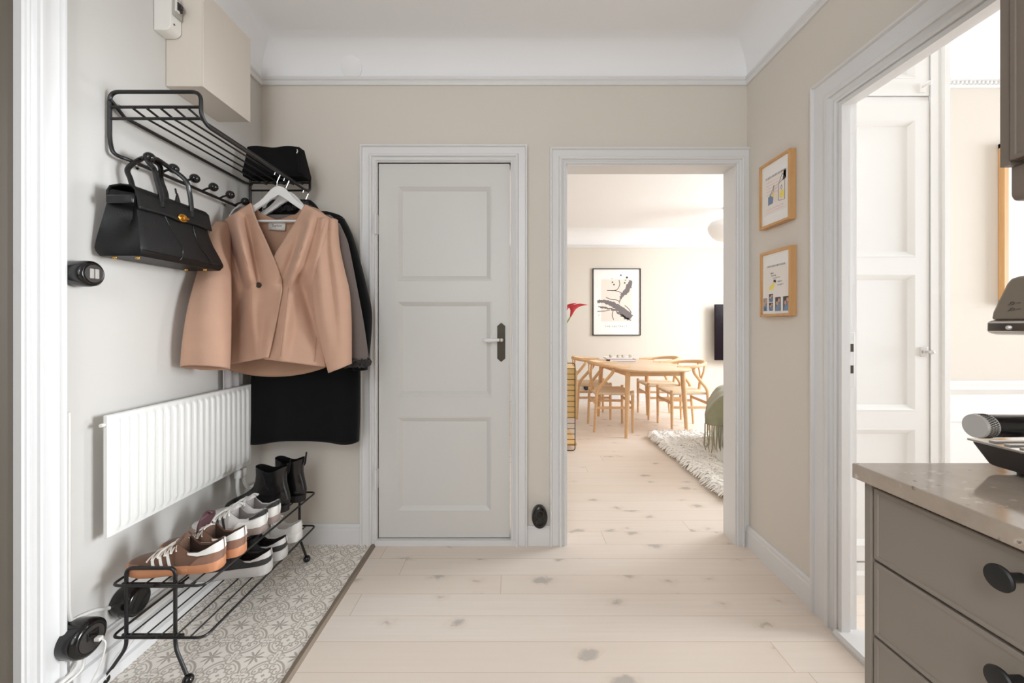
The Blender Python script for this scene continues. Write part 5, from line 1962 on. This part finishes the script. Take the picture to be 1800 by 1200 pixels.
for i, (a0, a1, c0, c1) in enumerate(((0.0, 0.2, 0.05, 0.27), (0.22, 0.42, 0.05, 0.33), (0.46, 0.70, 0.04, 0.27), (0.74, 1.0, 0.04, 0.27))):
    b = MB(); b.poly([P(a0, c0 - 0.03, 3), P(a1, c0 - 0.03, 3), P(a1, c1 + 0.015, 3), P(a0, c1 + 0.015, 3)])
    ph = b.build('photo_strip', M['paper'], pp, smooth=False)
    halves = ((c0, (c0 + c1) / 2 - 0.005), ((c0 + c1) / 2 + 0.005, c1)) if i == 1 else ((c0, c1),)
    b = MB()
    b2 = MB(); b3 = MB()
    for ca, cb in halves:
        d_ = 0.02
        b.poly([P(a0 + d_, ca, 4), P(a1 - d_, ca, 4), P(a1 - d_, cb, 4), P(a0 + d_, cb, 4)])
        for k in range(2):
            am, cm = lerp(a0, a1, 0.38 + 0.28 * k), lerp(ca, cb, 0.55 + 0.2 * k)
            b2.poly([P(am + 0.035 * math.cos(q), cm + (cb - ca) * 0.16 * math.sin(q), 5) for q in [j * math.pi / 5 for j in range(10)]])
            b3.poly([P(am - 0.05, ca, 5), P(am + 0.04, ca, 5), P(am + 0.03, cm - (cb - ca) * 0.16, 5), P(am - 0.03, cm - (cb - ca) * 0.18, 5)])
    b.build('print', M['photo_dark'] if i else M['pencil'], ph, smooth=False)
    b2.build('faces', M['photo_skin'], ph, smooth=False)
    b3.build('clothing', M['photo_blue'], ph, smooth=False)

# ------------------------------------------------------------------ living room seen through the doorway
def wishbone_chair(name, label):
    t = thing(name, label, 'chair', (0, 0, 0), 'wishbone chairs around the dining table')
    for sd in (1, -1):
        b = MB()
        b.tube([(0.205, sd * 0.215, 0.0), (0.205, sd * 0.215, 0.2), (0.205, sd * 0.215, 0.40), (0.205, sd * 0.215, 0.455)], [0.0125, 0.016, 0.0185, 0.0165], 12)
        b.build('leg', M['beech'], t)
        b = MB()
        b.tube(catmull([(-0.205, sd * 0.185, 0.0), (-0.195, sd * 0.20, 0.20), (-0.185, sd * 0.215, 0.40), (-0.165, sd * 0.222, 0.48), (-0.09, sd * 0.235, 0.57), (-0.025, sd * 0.25, 0.65), (-0.01, sd * 0.262, 0.700)], 30), [lerp(0.0125, 0.0175, min(1, i / 12)) for i in range(30)], 12)
        b.build('leg', M['beech'], t)
        b = MB(); b.obox((0.0, sd * 0.212, 0.27), (0.2, 0, 0), (0, 0.006, 0), (0, 0, 0.014)); b.build('stretcher', M['beech'], t, bevel=0.003)
    b = MB(); b.obox((0.205, 0, 0.315), (0.006, 0, 0), (0, 0.205, 0), (0, 0, 0.016)); b.build('stretcher', M['beech'], t, bevel=0.003)
    b = MB(); b.obox((-0.19, 0, 0.315), (0.006, 0, 0), (0, 0.195, 0), (0, 0, 0.016)); b.build('stretcher', M['beech'], t, bevel=0.003)
    # steam-bent top rail
    b = MB()
    rows = []
    N = 40
    for i in range(N + 1):
        a = math.radians(-118 + 236 * i / N)
        ca = math.cos(a)
        x = -0.245 * ca + 0.02 + (0.03 if abs(a) > 1.7 else 0)
        y = 0.272 * math.sin(a) if abs(a) < 1.57 else math.copysign(0.272, a) - 0.012 * math.sin(a) * (abs(a) - 1.57)
        z = 0.715 + 0.030 * max(0, ca)
        w = 0.017 if abs(a) > 1.2 else lerp(0.017, 0.024, 1 - abs(a) / 1.2)
        rows.append((Vector((x, y, z)), w))
    pts = [r_[0] for r_ in rows]
    b.tube(pts, [r_[1] * (1 if 2 < i < N - 2 else 0.7) for i, r_ in enumerate(rows)], 10)
    b.v = [(x, y, z) for x, y, z in b.v]
    b.build('top_rail', M['beech'], t)
    # Y-shaped splat
    b = MB()
    b.tube(catmull([(-0.185, 0.0, 0.42), (-0.198, 0.004, 0.50), (-0.208, 0.012, 0.56), (-0.216, 0.05, 0.64), (-0.212, 0.085, 0.735)], 20), [0.017] * 8 + [0.012] * 12, 8)
    b.tube(catmull([(-0.185, 0.0, 0.42), (-0.198, -0.004, 0.50), (-0.208, -0.012, 0.56), (-0.216, -0.05, 0.64), (-0.212, -0.085, 0.735)], 20), [0.017] * 8 + [0.012] * 12, 8)
    b.build('splat', M['beech'], t)
    # woven seat with its four rails
    b = MB()
    rows = []
    for i in range(15):
        u = i / 14
        x = lerp(-0.195, 0.215, u)
        hw = lerp(0.195, 0.235, u)
        row = []
        for j in range(15):
            k = -1 + 2 * j / 14
            edge = max(abs(k), abs(2 * u - 1))
            z = 0.432 + 0.012 * edge ** 4 - 0.006 * (1 - edge) + (-0.014 if edge > 0.999 else 0)
            row.append((x, k * hw, z))
        rows.append(row)
    b.grid(rows)
    n0 = [rows[0], [(p[0], p[1], 0.408) for p in rows[0]]]
    b.grid(n0)
    b.grid([rows[-1], [(p[0], p[1], 0.408) for p in rows[-1]]])
    b.grid([[r_[0] for r_ in rows], [(r_[0][0], r_[0][1], 0.408) for r_ in rows]])
    b.grid([[r_[-1] for r_ in rows], [(r_[-1][0], r_[-1][1], 0.408) for r_ in rows]])
    b.build('seat', M['cord'], t, solid=0.006, angle=60)
    return t


ch = wishbone_chair('dining_chair', 'wishbone chair nearest the doorway on the left side of the table')
ch.location = (1.07, 4.585, 0)
for label, x, y, dg_ in (('wishbone chair on the left side of the table behind another chair and the wire shelf', 0.975, 5.20, 0),
                         ('wishbone chair on the right side of the table, nearest the shaggy rug', 1.91, 4.60, 180),
                         ('farther wishbone chair on the right side of the table', 1.85, 5.18, 180)):
    c2 = copy_tree(ch)
    c2.location = (x, y, 0)
    c2.rotation_euler = (0, 0, math.radians(dg_))
    c2['label'] = label

t = thing('dining_table', 'pale oak dining table with boat shaped top in the living room', 'table', (1.44, 4.72, 0))
ta = math.radians(4.5)
ct_ = Vector((1.435, 4.70, 0))
ax1, ax2 = Vector((math.cos(ta), math.sin(ta), 0)), Vector((-math.sin(ta), math.cos(ta), 0))
b = MB()
rows = []
for z, k in ((0.694, 0.972), (0.700, 0.99), (0.708, 1.0), (0.714, 0.998), (0.716, 0.99)):
    ring = []
    for i in range(72):
        a = 2 * math.pi * i / 72
        ca, sa = math.cos(a), math.sin(a)
        q = 0.42 * math.copysign(abs(ca) ** 0.50, ca) * (1 - 0.10 * sa * sa)
        w_ = 0.72 * math.copysign(abs(sa) ** 0.62, sa)
        p = ct_ + ax1 * (q * k) + ax2 * (w_ * k)
        ring.append((p.x, p.y, z))
    rows.append(ring)
b.grid(rows, closed=True, cap0=True, cap1=True)
b.build('table_top', M['tabletop'], t, angle=40)
legs = []
for i, j in ((-1, -1), (1, -1), (1, 1), (-1, 1)):
    p = ct_ + ax1 * (0.295 * i) + ax2 * (0.47 * j)
    foot = p + ax1 * (0.03 * i) + ax2 * (0.035 * j)
    legs.append(p)
    b = MB()
    b.tube([(foot.x, foot.y, 0.0), tuple(foot.lerp(p, 0.5) + Vector((0, 0, 0.35))), (p.x, p.y, 0.694)], [0.017, 0.024, 0.027], 14)
    b.build('leg', M['beech'], t)
for i in range(4):
    a_, c_ = legs[i], legs[(i + 1) % 4]
    d_ = (c_ - a_) / 2
    n_ = Vector((-d_.y, d_.x, 0)).normalized()
    b = MB(); b.obox((a_ + c_) / 2 + Vector((0, 0, 0.663)), d_, n_ * 0.010, (0, 0, 0.031))
    b.build('apron', M['beech'], t, smooth=False)

# books and little glasses on the table
bk1 = thing('book', 'purple covered book lying flat on the dining table', 'book', (1.33, 5.08, 0.716))
b = MB(); b.box(1.17, 1.495, 4.98, 5.18, 0.7165, 0.7195); b.box(1.17, 1.495, 4.98, 5.18, 0.7415, 0.7445); b.box(1.17, 1.174, 4.98, 5.18, 0.7165, 0.7445); b.build('cover', M['bookblue'], bk1, smooth=False)
b = MB(); b.box(1.174, 1.488, 4.985, 5.175, 0.7195, 0.7415); b.build('pages', M['paper'], bk1, smooth=False)
bk2 = thing('book', 'thin white book lying on the purple book on the table', 'book', (1.30, 5.08, 0.7445))
b = MB(); b.box(1.13, 1.46, 4.99, 5.17, 0.745, 0.7475); b.box(1.13, 1.46, 4.99, 5.17, 0.7595, 0.762); b.build('cover', M['paper'], bk2, smooth=False)
b = MB(); b.box(1.134, 1.455, 4.994, 5.166, 0.7475, 0.7595); b.build('pages', M['page'], bk2, smooth=False)
ps = (1.19, 1.28, 1.34, 1.43)
g0 = None
for i, x in enumerate(ps):
    if g0 is None:
        g0 = thing('glass_cup', 'leftmost of four tiny glass cups in a row on the stacked books', 'cup', (x, 5.02, 0.762), 'tiny glass cups on the stacked books')
        b = MB(); b.lathe([(0.0, 0.7625), (0.014, 0.763), (0.017, 0.785), (0.018, 0.795), (0.016, 0.795), (0.014, 0.768), (0.0, 0.767)], (x, 5.02, 0), 'Z', 18); b.build('bowl', M['chrome'], g0)
        b = MB(); b.tube([(x + 0.017, 5.02, 0.788), (x + 0.026, 5.02, 0.784), (x + 0.017, 5.02, 0.772)], 0.002, 6); b.build('ear', M['chrome'], g0)
    else:
        c2 = copy_tree(g0); c2.location.x = x
        c2['label'] = ('second from the left of four tiny glass cups on the stacked books', 'third from the left of four tiny glass cups on the stacked books', 'rightmost of four tiny glass cups in a row on the stacked books')[i - 1]

# framed abstract poster
px0, px1, pz0, pz1 = (1042 - PX) / F * 6.17, (1126.5 - PX) / F * 6.17, EYE - (589.5 - PY) / F * 6.17, EYE - (471.5 - PY) / F * 6.17
t = thing('poster', 'black framed abstract brushstroke poster above the dining table', 'poster', ((px0 + px1) / 2, YL, (pz0 + pz1) / 2))
e_ = 0.013
b = MB()
for xa, xb, za, zc in ((px0, px0 + e_, pz0, pz1), (px1 - e_, px1, pz0, pz1), (px0, px1, pz0, pz0 + e_), (px0, px1, pz1 - e_, pz1)):
    b.box(xa, xb, YL - 0.03, YL - 0.001, za, zc)
b.build('frame', M['black'], t, smooth=False)
b = MB(); b.box(px0 + e_, px1 - e_, YL - 0.014, YL - 0.002, pz0 + e_, pz1 - e_); sheet = b.build('sheet', M['paper'], t, smooth=False)
PP = lambda a, c_, k=1: (lerp(px0, px1, a), YL - 0.0142 - 0.0003 * k, lerp(pz1, pz0, c_))
b = MB(); b.poly([PP(0.18, 0.16), PP(0.82, 0.16), PP(0.82, 0.79), PP(0.18, 0.79)]); b.build('blush_block', M['blush'], sheet, smooth=False)
rnd = random.Random(11)


def brush(path, n=40, k=2, rough=0.012):
    """brush stroke along (a, c, halfwidth) with ragged edges"""
    b = MB()
    pts = catmull(path, n)
    up, lo = [], []
    for i, (a, c_, w_) in enumerate(pts):
        q = pts[min(i + 1, n - 1)]; r_ = pts[max(i - 1, 0)]
        dx, dy = q[0] - r_[0], (q[1] - r_[1]) * 1.4
        l = math.hypot(dx, dy) or 1
        nx, ny = -dy / l, dx / l / 1.4
        w1 = max(0.002, w_ + rnd.uniform(-1, 1) * rough); w2 = max(0.002, w_ + rnd.uniform(-1, 1) * rough)
        up.append(PP(a + nx * w1, c_ + ny * w1, k)); lo.append(PP(a - nx * w2, c_ - ny * w2, k))
    b.grid([up, lo])
    return b


st = brush([(0.80, 0.18, 0.03), (0.76, 0.26, 0.055), (0.70, 0.34, 0.05), (0.62, 0.40, 0.035), (0.57, 0.48, 0.01), (0.55, 0.53, 0.004)])
b2_ = brush([(0.10, 0.50, 0.03), (0.22, 0.49, 0.035), (0.40, 0.53, 0.05), (0.56, 0.60, 0.065), (0.70, 0.68, 0.085), (0.80, 0.74, 0.06)])
b3_ = brush([(0.12, 0.575, 0.008), (0.28, 0.59, 0.012), (0.45, 0.62, 0.018), (0.58, 0.69, 0.02), (0.70, 0.745, 0.02), (0.80, 0.775, 0.012)], rough=0.02)
n0 = len(st.v)
for o_ in (b2_, b3_):
    k0 = len(st.v); st.v += o_.v; st.f += [[i + k0 for i in f] for f in o_.f]
st.build('brush_stroke', M['ink'], sheet, smooth=False)
ln = MB()
for path in ([(0.55, 0.17), (0.565, 0.24), (0.51, 0.315), (0.40, 0.333)], [(0.30, 0.327), (0.50, 0.335), (0.62, 0.37)], [(0.28, 0.43), (0.38, 0.46), (0.50, 0.47), (0.57, 0.50)], [(0.43, 0.63), (0.41, 0.70), (0.44, 0.765)], [(0.67, 0.55), (0.75, 0.60), (0.81, 0.66)], [(0.10, 0.64), (0.25, 0.635), (0.36, 0.62)]):
    ln.tube([PP(a, c_, 3) for a, c_ in catmull(path, 16)], 0.0045, 4)
for a, c_, r_ in ((0.59, 0.10, 0.016), (0.715, 0.135, 0.022), (0.685, 0.175, 0.012), (0.415, 0.205, 0.017), (0.445, 0.24, 0.017), (0.405, 0.15, 0.008), (0.13, 0.695, 0.008), (0.67, 0.215, 0.016)):
    ln.poly([PP(a + r_ * math.cos(q), c_ + r_ * 0.72 * math.sin(q), 3) for q in [i * math.pi / 6 for i in range(12)]])
ln.build('ink_line', M['ink_dark'], sheet, smooth=False)
b = MB(); b.add_mesh(text_mesh('T H E   A B S T R A C T', 0.034), frame_matrix(PP(0.49, 0.865, 2), (1, 0, 0), (0, 0, 1)))
b.build('lettering', M['ink'], sheet, smooth=False)

# television on the far wall
tx0 = (1256 - PX) / F * 6.07
t = thing('television', 'black flat television on the far living room wall, cut by the door frame', 'television', (tx0 + 0.7, YL, 1.05))
b = MB(); b.box(tx0, tx0 + 1.44, 6.05, 6.085, 0.640, 1.478); b.build('screen', M['tv'], t, bevel=0.004)
b = MB(); b.box(tx0 + 0.4, tx0 + 1.0, 6.085, YL - 0.001, 0.9, 1.25); b.build('wall_mount', M['plastic_dark'], t, smooth=False)

# pendant lamp
t = thing('pendant_lamp', 'white dome pendant lamp half hidden by the doorway frame', 'lamp', (2.63, 5.0, 2.2))
b = MB(); b.lathe([(0.03, 2.475), (0.12, 2.468), (0.19, 2.44), (0.222, 2.39), (0.222, 2.36), (0.205, 2.31), (0.17, 2.26), (0.12, 2.22), (0.06, 2.205), (0.0, 2.20)], (2.63, 5.0, 0), 'Z', 40); b.build('shade', M['lampglass'], t)
b = MB(); b.tube([(2.63, 5.0, 2.47), (2.63, 5.0, H)], 0.004, 8); b.lathe([(0.05, H - 0.001), (0.05, H - 0.02), (0.01, H - 0.04)], (2.63, 5.0, 0), 'Z', 20); b.build('cord', M['plastic'], t)

# shaggy rug
RX0, RX1, RYA, RYB_ = 1.42, 3.3, 2.62, 4.22
t = thing('shaggy_rug', 'ivory long pile shaggy wool rug on the pale floor boards', 'rug', (2.3, 3.4, 0.0))
b = MB(); b.box(RX0 + 0.05, RX1, RYA + 0.03, RYB_ - 0.03, 0.001, 0.012); b.build('backing', M['rug_back'], t, smooth=False)
b = MB()
rnd = random.Random(3)
for i in range(8000):
    x = RX0 + 0.03 + (rnd.random() ** 1.4) * 1.3
    y = rnd.uniform(RYA + 0.02, RYB_ - 0.02)
    a = rnd.gauss(2.6, 0.9) if rnd.random() < 0.7 else rnd.uniform(0, 6.28)
    if x < RX0 + 0.10: a = rnd.gauss(3.4, 0.6)
    l = rnd.uniform(0.06, 0.12)
    h_ = rnd.uniform(0.025, 0.065)
    d_ = Vector((math.cos(a), math.sin(a), 0))
    p_ = Vector((x, y, 0.010))
    r_ = rnd.uniform(0.005, 0.009)
    b.tube([p_, p_ + d_ * l * 0.25 + Vector((0, 0, h_ * 0.9)), p_ + d_ * l * 0.65 + Vector((0, 0, h_)), p_ + d_ * l + Vector((0, 0, h_ * 0.35))], [r_ * 0.7, r_, r_, r_ * 0.35], 4, cap=False)
tag(b.build('pile', M['rug'], t), kind='stuff')

# sofa end with a fringed throw; the sofa stands turned, its near side coming towards the doorway
SO = Vector((1.60, 3.27, 0))
SA = math.radians(-24)
def turn(b):
    ca, sa = math.cos(SA), math.sin(SA)
    b.v = [(SO.x + x * ca - y * sa, SO.y + x * sa + y * ca, z) for x, y, z in b.v]
    return b
def tb(*a):
    b = MB(); b.box(*a); return turn(b)
t = thing('sofa', 'white linen sofa end under a green throw beside the shaggy rug', 'sofa', tuple(SO))
tb(0.03, 1.5, 0.0, 0.80, 0.055, 0.36).build('base', M['sofa'], t, bevel=0.03)
tb(0.055, 0.22, 0.01, 0.79, 0.16, 0.525).build('armrest', M['sofa'], t, bevel=0.05)
tb(0.20, 1.5, 0.0, 0.22, 0.36, 0.555).build('backrest', M['sofa'], t, bevel=0.05)
tb(0.205, 1.0, 0.22, 0.80, 0.36, 0.48).build('seat_cushion', M['sofa'], t, bevel=0.04)
for x in (0.06, 1.42):
    for y in (0.06, 0.74):
        b = MB(); b.lathe([(0.014, 0.0), (0.02, 0.07)], (x, y, 0), 'Z', 12); turn(b).build('leg', M['beech'], t)
th = thing('throw_blanket', 'sage green wool throw with long fringe draped over the sofa end', 'blanket', tuple(SO + Vector((0, 0, 0.5))))
b = MB()
# one cloth: down the outer side, over the arm, then along; and down the near side
rows = []
for i in range(34):
    q = i / 33                       # from the far edge on top of the arm to the hem on the near side
    row = []
    for j in range(40):
        k = j / 39
        x = lerp(-0.055, 0.42, k)
        zt = 0.605 - 0.17 * max(0, 1 - k / 0.36) ** 1.7
        if q < 0.5:
            y = lerp(0.62, -0.02, q / 0.5); z = zt + 0.004 * math.sin(y * 25 + k * 7)
            x += 0.035 * (1 - q / 0.5) * max(0, 1 - k * 4)
        else:
            s_ = (q - 0.5) / 0.5
            y = -0.02 - 0.035 * math.sin(min(1, s_ * 2.5) * math.pi / 2) - 0.012 * math.sin(k * 24) * s_ - 0.010 * math.sin(k * 9 + 1)
            z = lerp(zt, 0.375 - 0.012 * math.sin(k * 8), s_)
        row.append((x, y, z))
    rows.append(row)
b.grid(rows)
turn(b).build('cloth', M['throw'], th, solid=0.008, angle=80)
b = MB()
rnd = random.Random(9)
for j in range(30):
    k = j / 29
    x = lerp(-0.055, 0.42, k)
    y = -0.055 - 0.012 * math.sin(k * 24) - 0.010 * math.sin(k * 9 + 1)
    z0_ = 0.378
    ln_ = rnd.uniform(0.19, 0.25)
    b.tube([(x, y, z0_), (x + rnd.uniform(-0.006, 0.006), y - 0.004, z0_ - ln_ * 0.4), (x + rnd.uniform(-0.010, 0.010), y, z0_ - ln_ * 0.8), (x + rnd.uniform(-0.010, 0.010), y + 0.004, z0_ - ln_)], [0.0055, 0.006, 0.0055, 0.003], 6)
turn(b).build('fringe', M['throw'], th)

# wire shelf with pine boxes at the left side of the doorway
YS_ = 3.74
t = thing('wire_shelf', 'black wire shelf unit with pale pine cabinet just inside the doorway', 'shelf', (0.42, 4.0, 0))
for y in (YS_, YS_ + 0.58):
    b = MB()
    x0_, x1_ = 0.256, 0.557
    b.tube(rounded([(x0_, y, 0.004), (x1_, y, 0.004), (x1_, y, 0.812), (x0_, y, 0.812), (x0_, y, 0.004)], 0.025, 5), 0.004, 8)
    for i in range(15):
        z = 0.055 + 0.0505 * i
        b.tube([(x0_, y, z), (x1_, y, z)], 0.0027, 6)
    b.build('wire_side', M['black'], t)
b = MB(); b.box(0.262, 0.572, YS_ + 0.012, YS_ + 0.57, 0.30, 0.765); cb = b.build('cabinet', M['pine'], t, bevel=0.003)
b = MB(); b.box(0.5722, 0.580, YS_ + 0.012, YS_ + 0.57, 0.30, 0.74); b.build('cabinet_door', M['beech'], cb, bevel=0.002)
b = MB(); b.box(0.262, 0.575, YS_ + 0.012, YS_ + 0.57, 0.045, 0.065); b.build('shelf_board', M['pine'], t, smooth=False)
# calla lilies
vx, vy = 0.44, 3.95
t = thing('calla_lilies', 'red calla lily with green stem leaning from a vase behind the doorway edge', 'flowers', (vx, vy, 0.765))
b = MB(); b.lathe([(0.045, 0.766), (0.055, 0.80), (0.05, 0.90), (0.03, 0.97), (0.034, 1.0), (0.028, 1.0), (0.025, 0.97), (0.0, 0.95)], (vx, vy, 0), 'Z', 28); b.build('vase', M['vase'], t)


def lily(tip, base, s):
    tip, base = Vector(tip), Vector(base)
    b = MB()
    b.tube(catmull([(vx, vy, 0.96), tuple(Vector((vx, vy, 0.96)).lerp(base, 0.5) + Vector((-0.01, 0, 0.03))), tuple(base), tuple(base.lerp(tip, 0.3))], 24), 0.0055, 8)
    st_ = b.build('stem', M['stem'], t)
    b = MB()
    d_ = (tip - base)
    L_ = d_.length
    d_.normalize()
    a_ = -d_.cross(Vector((0, 1, 0))).normalized()
    c_ = a_.cross(d_)
    rows = []
    for i in range(16):
        u = i / 15
        rr = s * interp([(0, 0.10), (0.3, 0.22), (0.6, 0.36), (0.85, 0.62), (1.0, 0.85)], u)
        row = []
        for k in range(20):
            an = 2 * math.pi * k / 20
            fl = 1 + 1.25 * max(0, math.cos(an)) ** 3 * u ** 4
            row.append(base + d_ * (L_ * u * (0.80 + 0.25 * math.cos(an) * u)) + (a_ * math.cos(an) * fl + c_ * math.sin(an) * 0.8) * rr * 0.085)
        rows.append(row)
    b.grid(rows, closed=True)
    b.build('flower', M['lily'], t, solid=0.002)


lily(at(1012, 530, 3.93), at(1003, 556, 3.93), 0.75)
lily(at(994, 532, 3.99), at(991, 560, 3.99), 0.7)
# round socket low on the far wall, seen between the chairs
qx, qz = (1031 - PX) / F * 6.17, EYE - (681 - PY) / F * 6.17
t = thing('wall_socket', 'round black wall socket low on the far living room wall behind the left chairs', 'socket', (qx, YL, qz))
b = MB(); b.lathe([(0.042, YL - 0.001), (0.044, YL - 0.02), (0.042, YL - 0.04), (0.034, YL - 0.045)], (qx, 0, qz), 'Y', 28); b.build('housing', M['porc'], t)
b = MB(); b.lathe([(0.024, YL - 0.0455), (0.022, YL - 0.040), (0.0, YL - 0.040)], (qx, 0, qz), 'Y', 20); b.build('outlet', M['plastic_dark'], t)
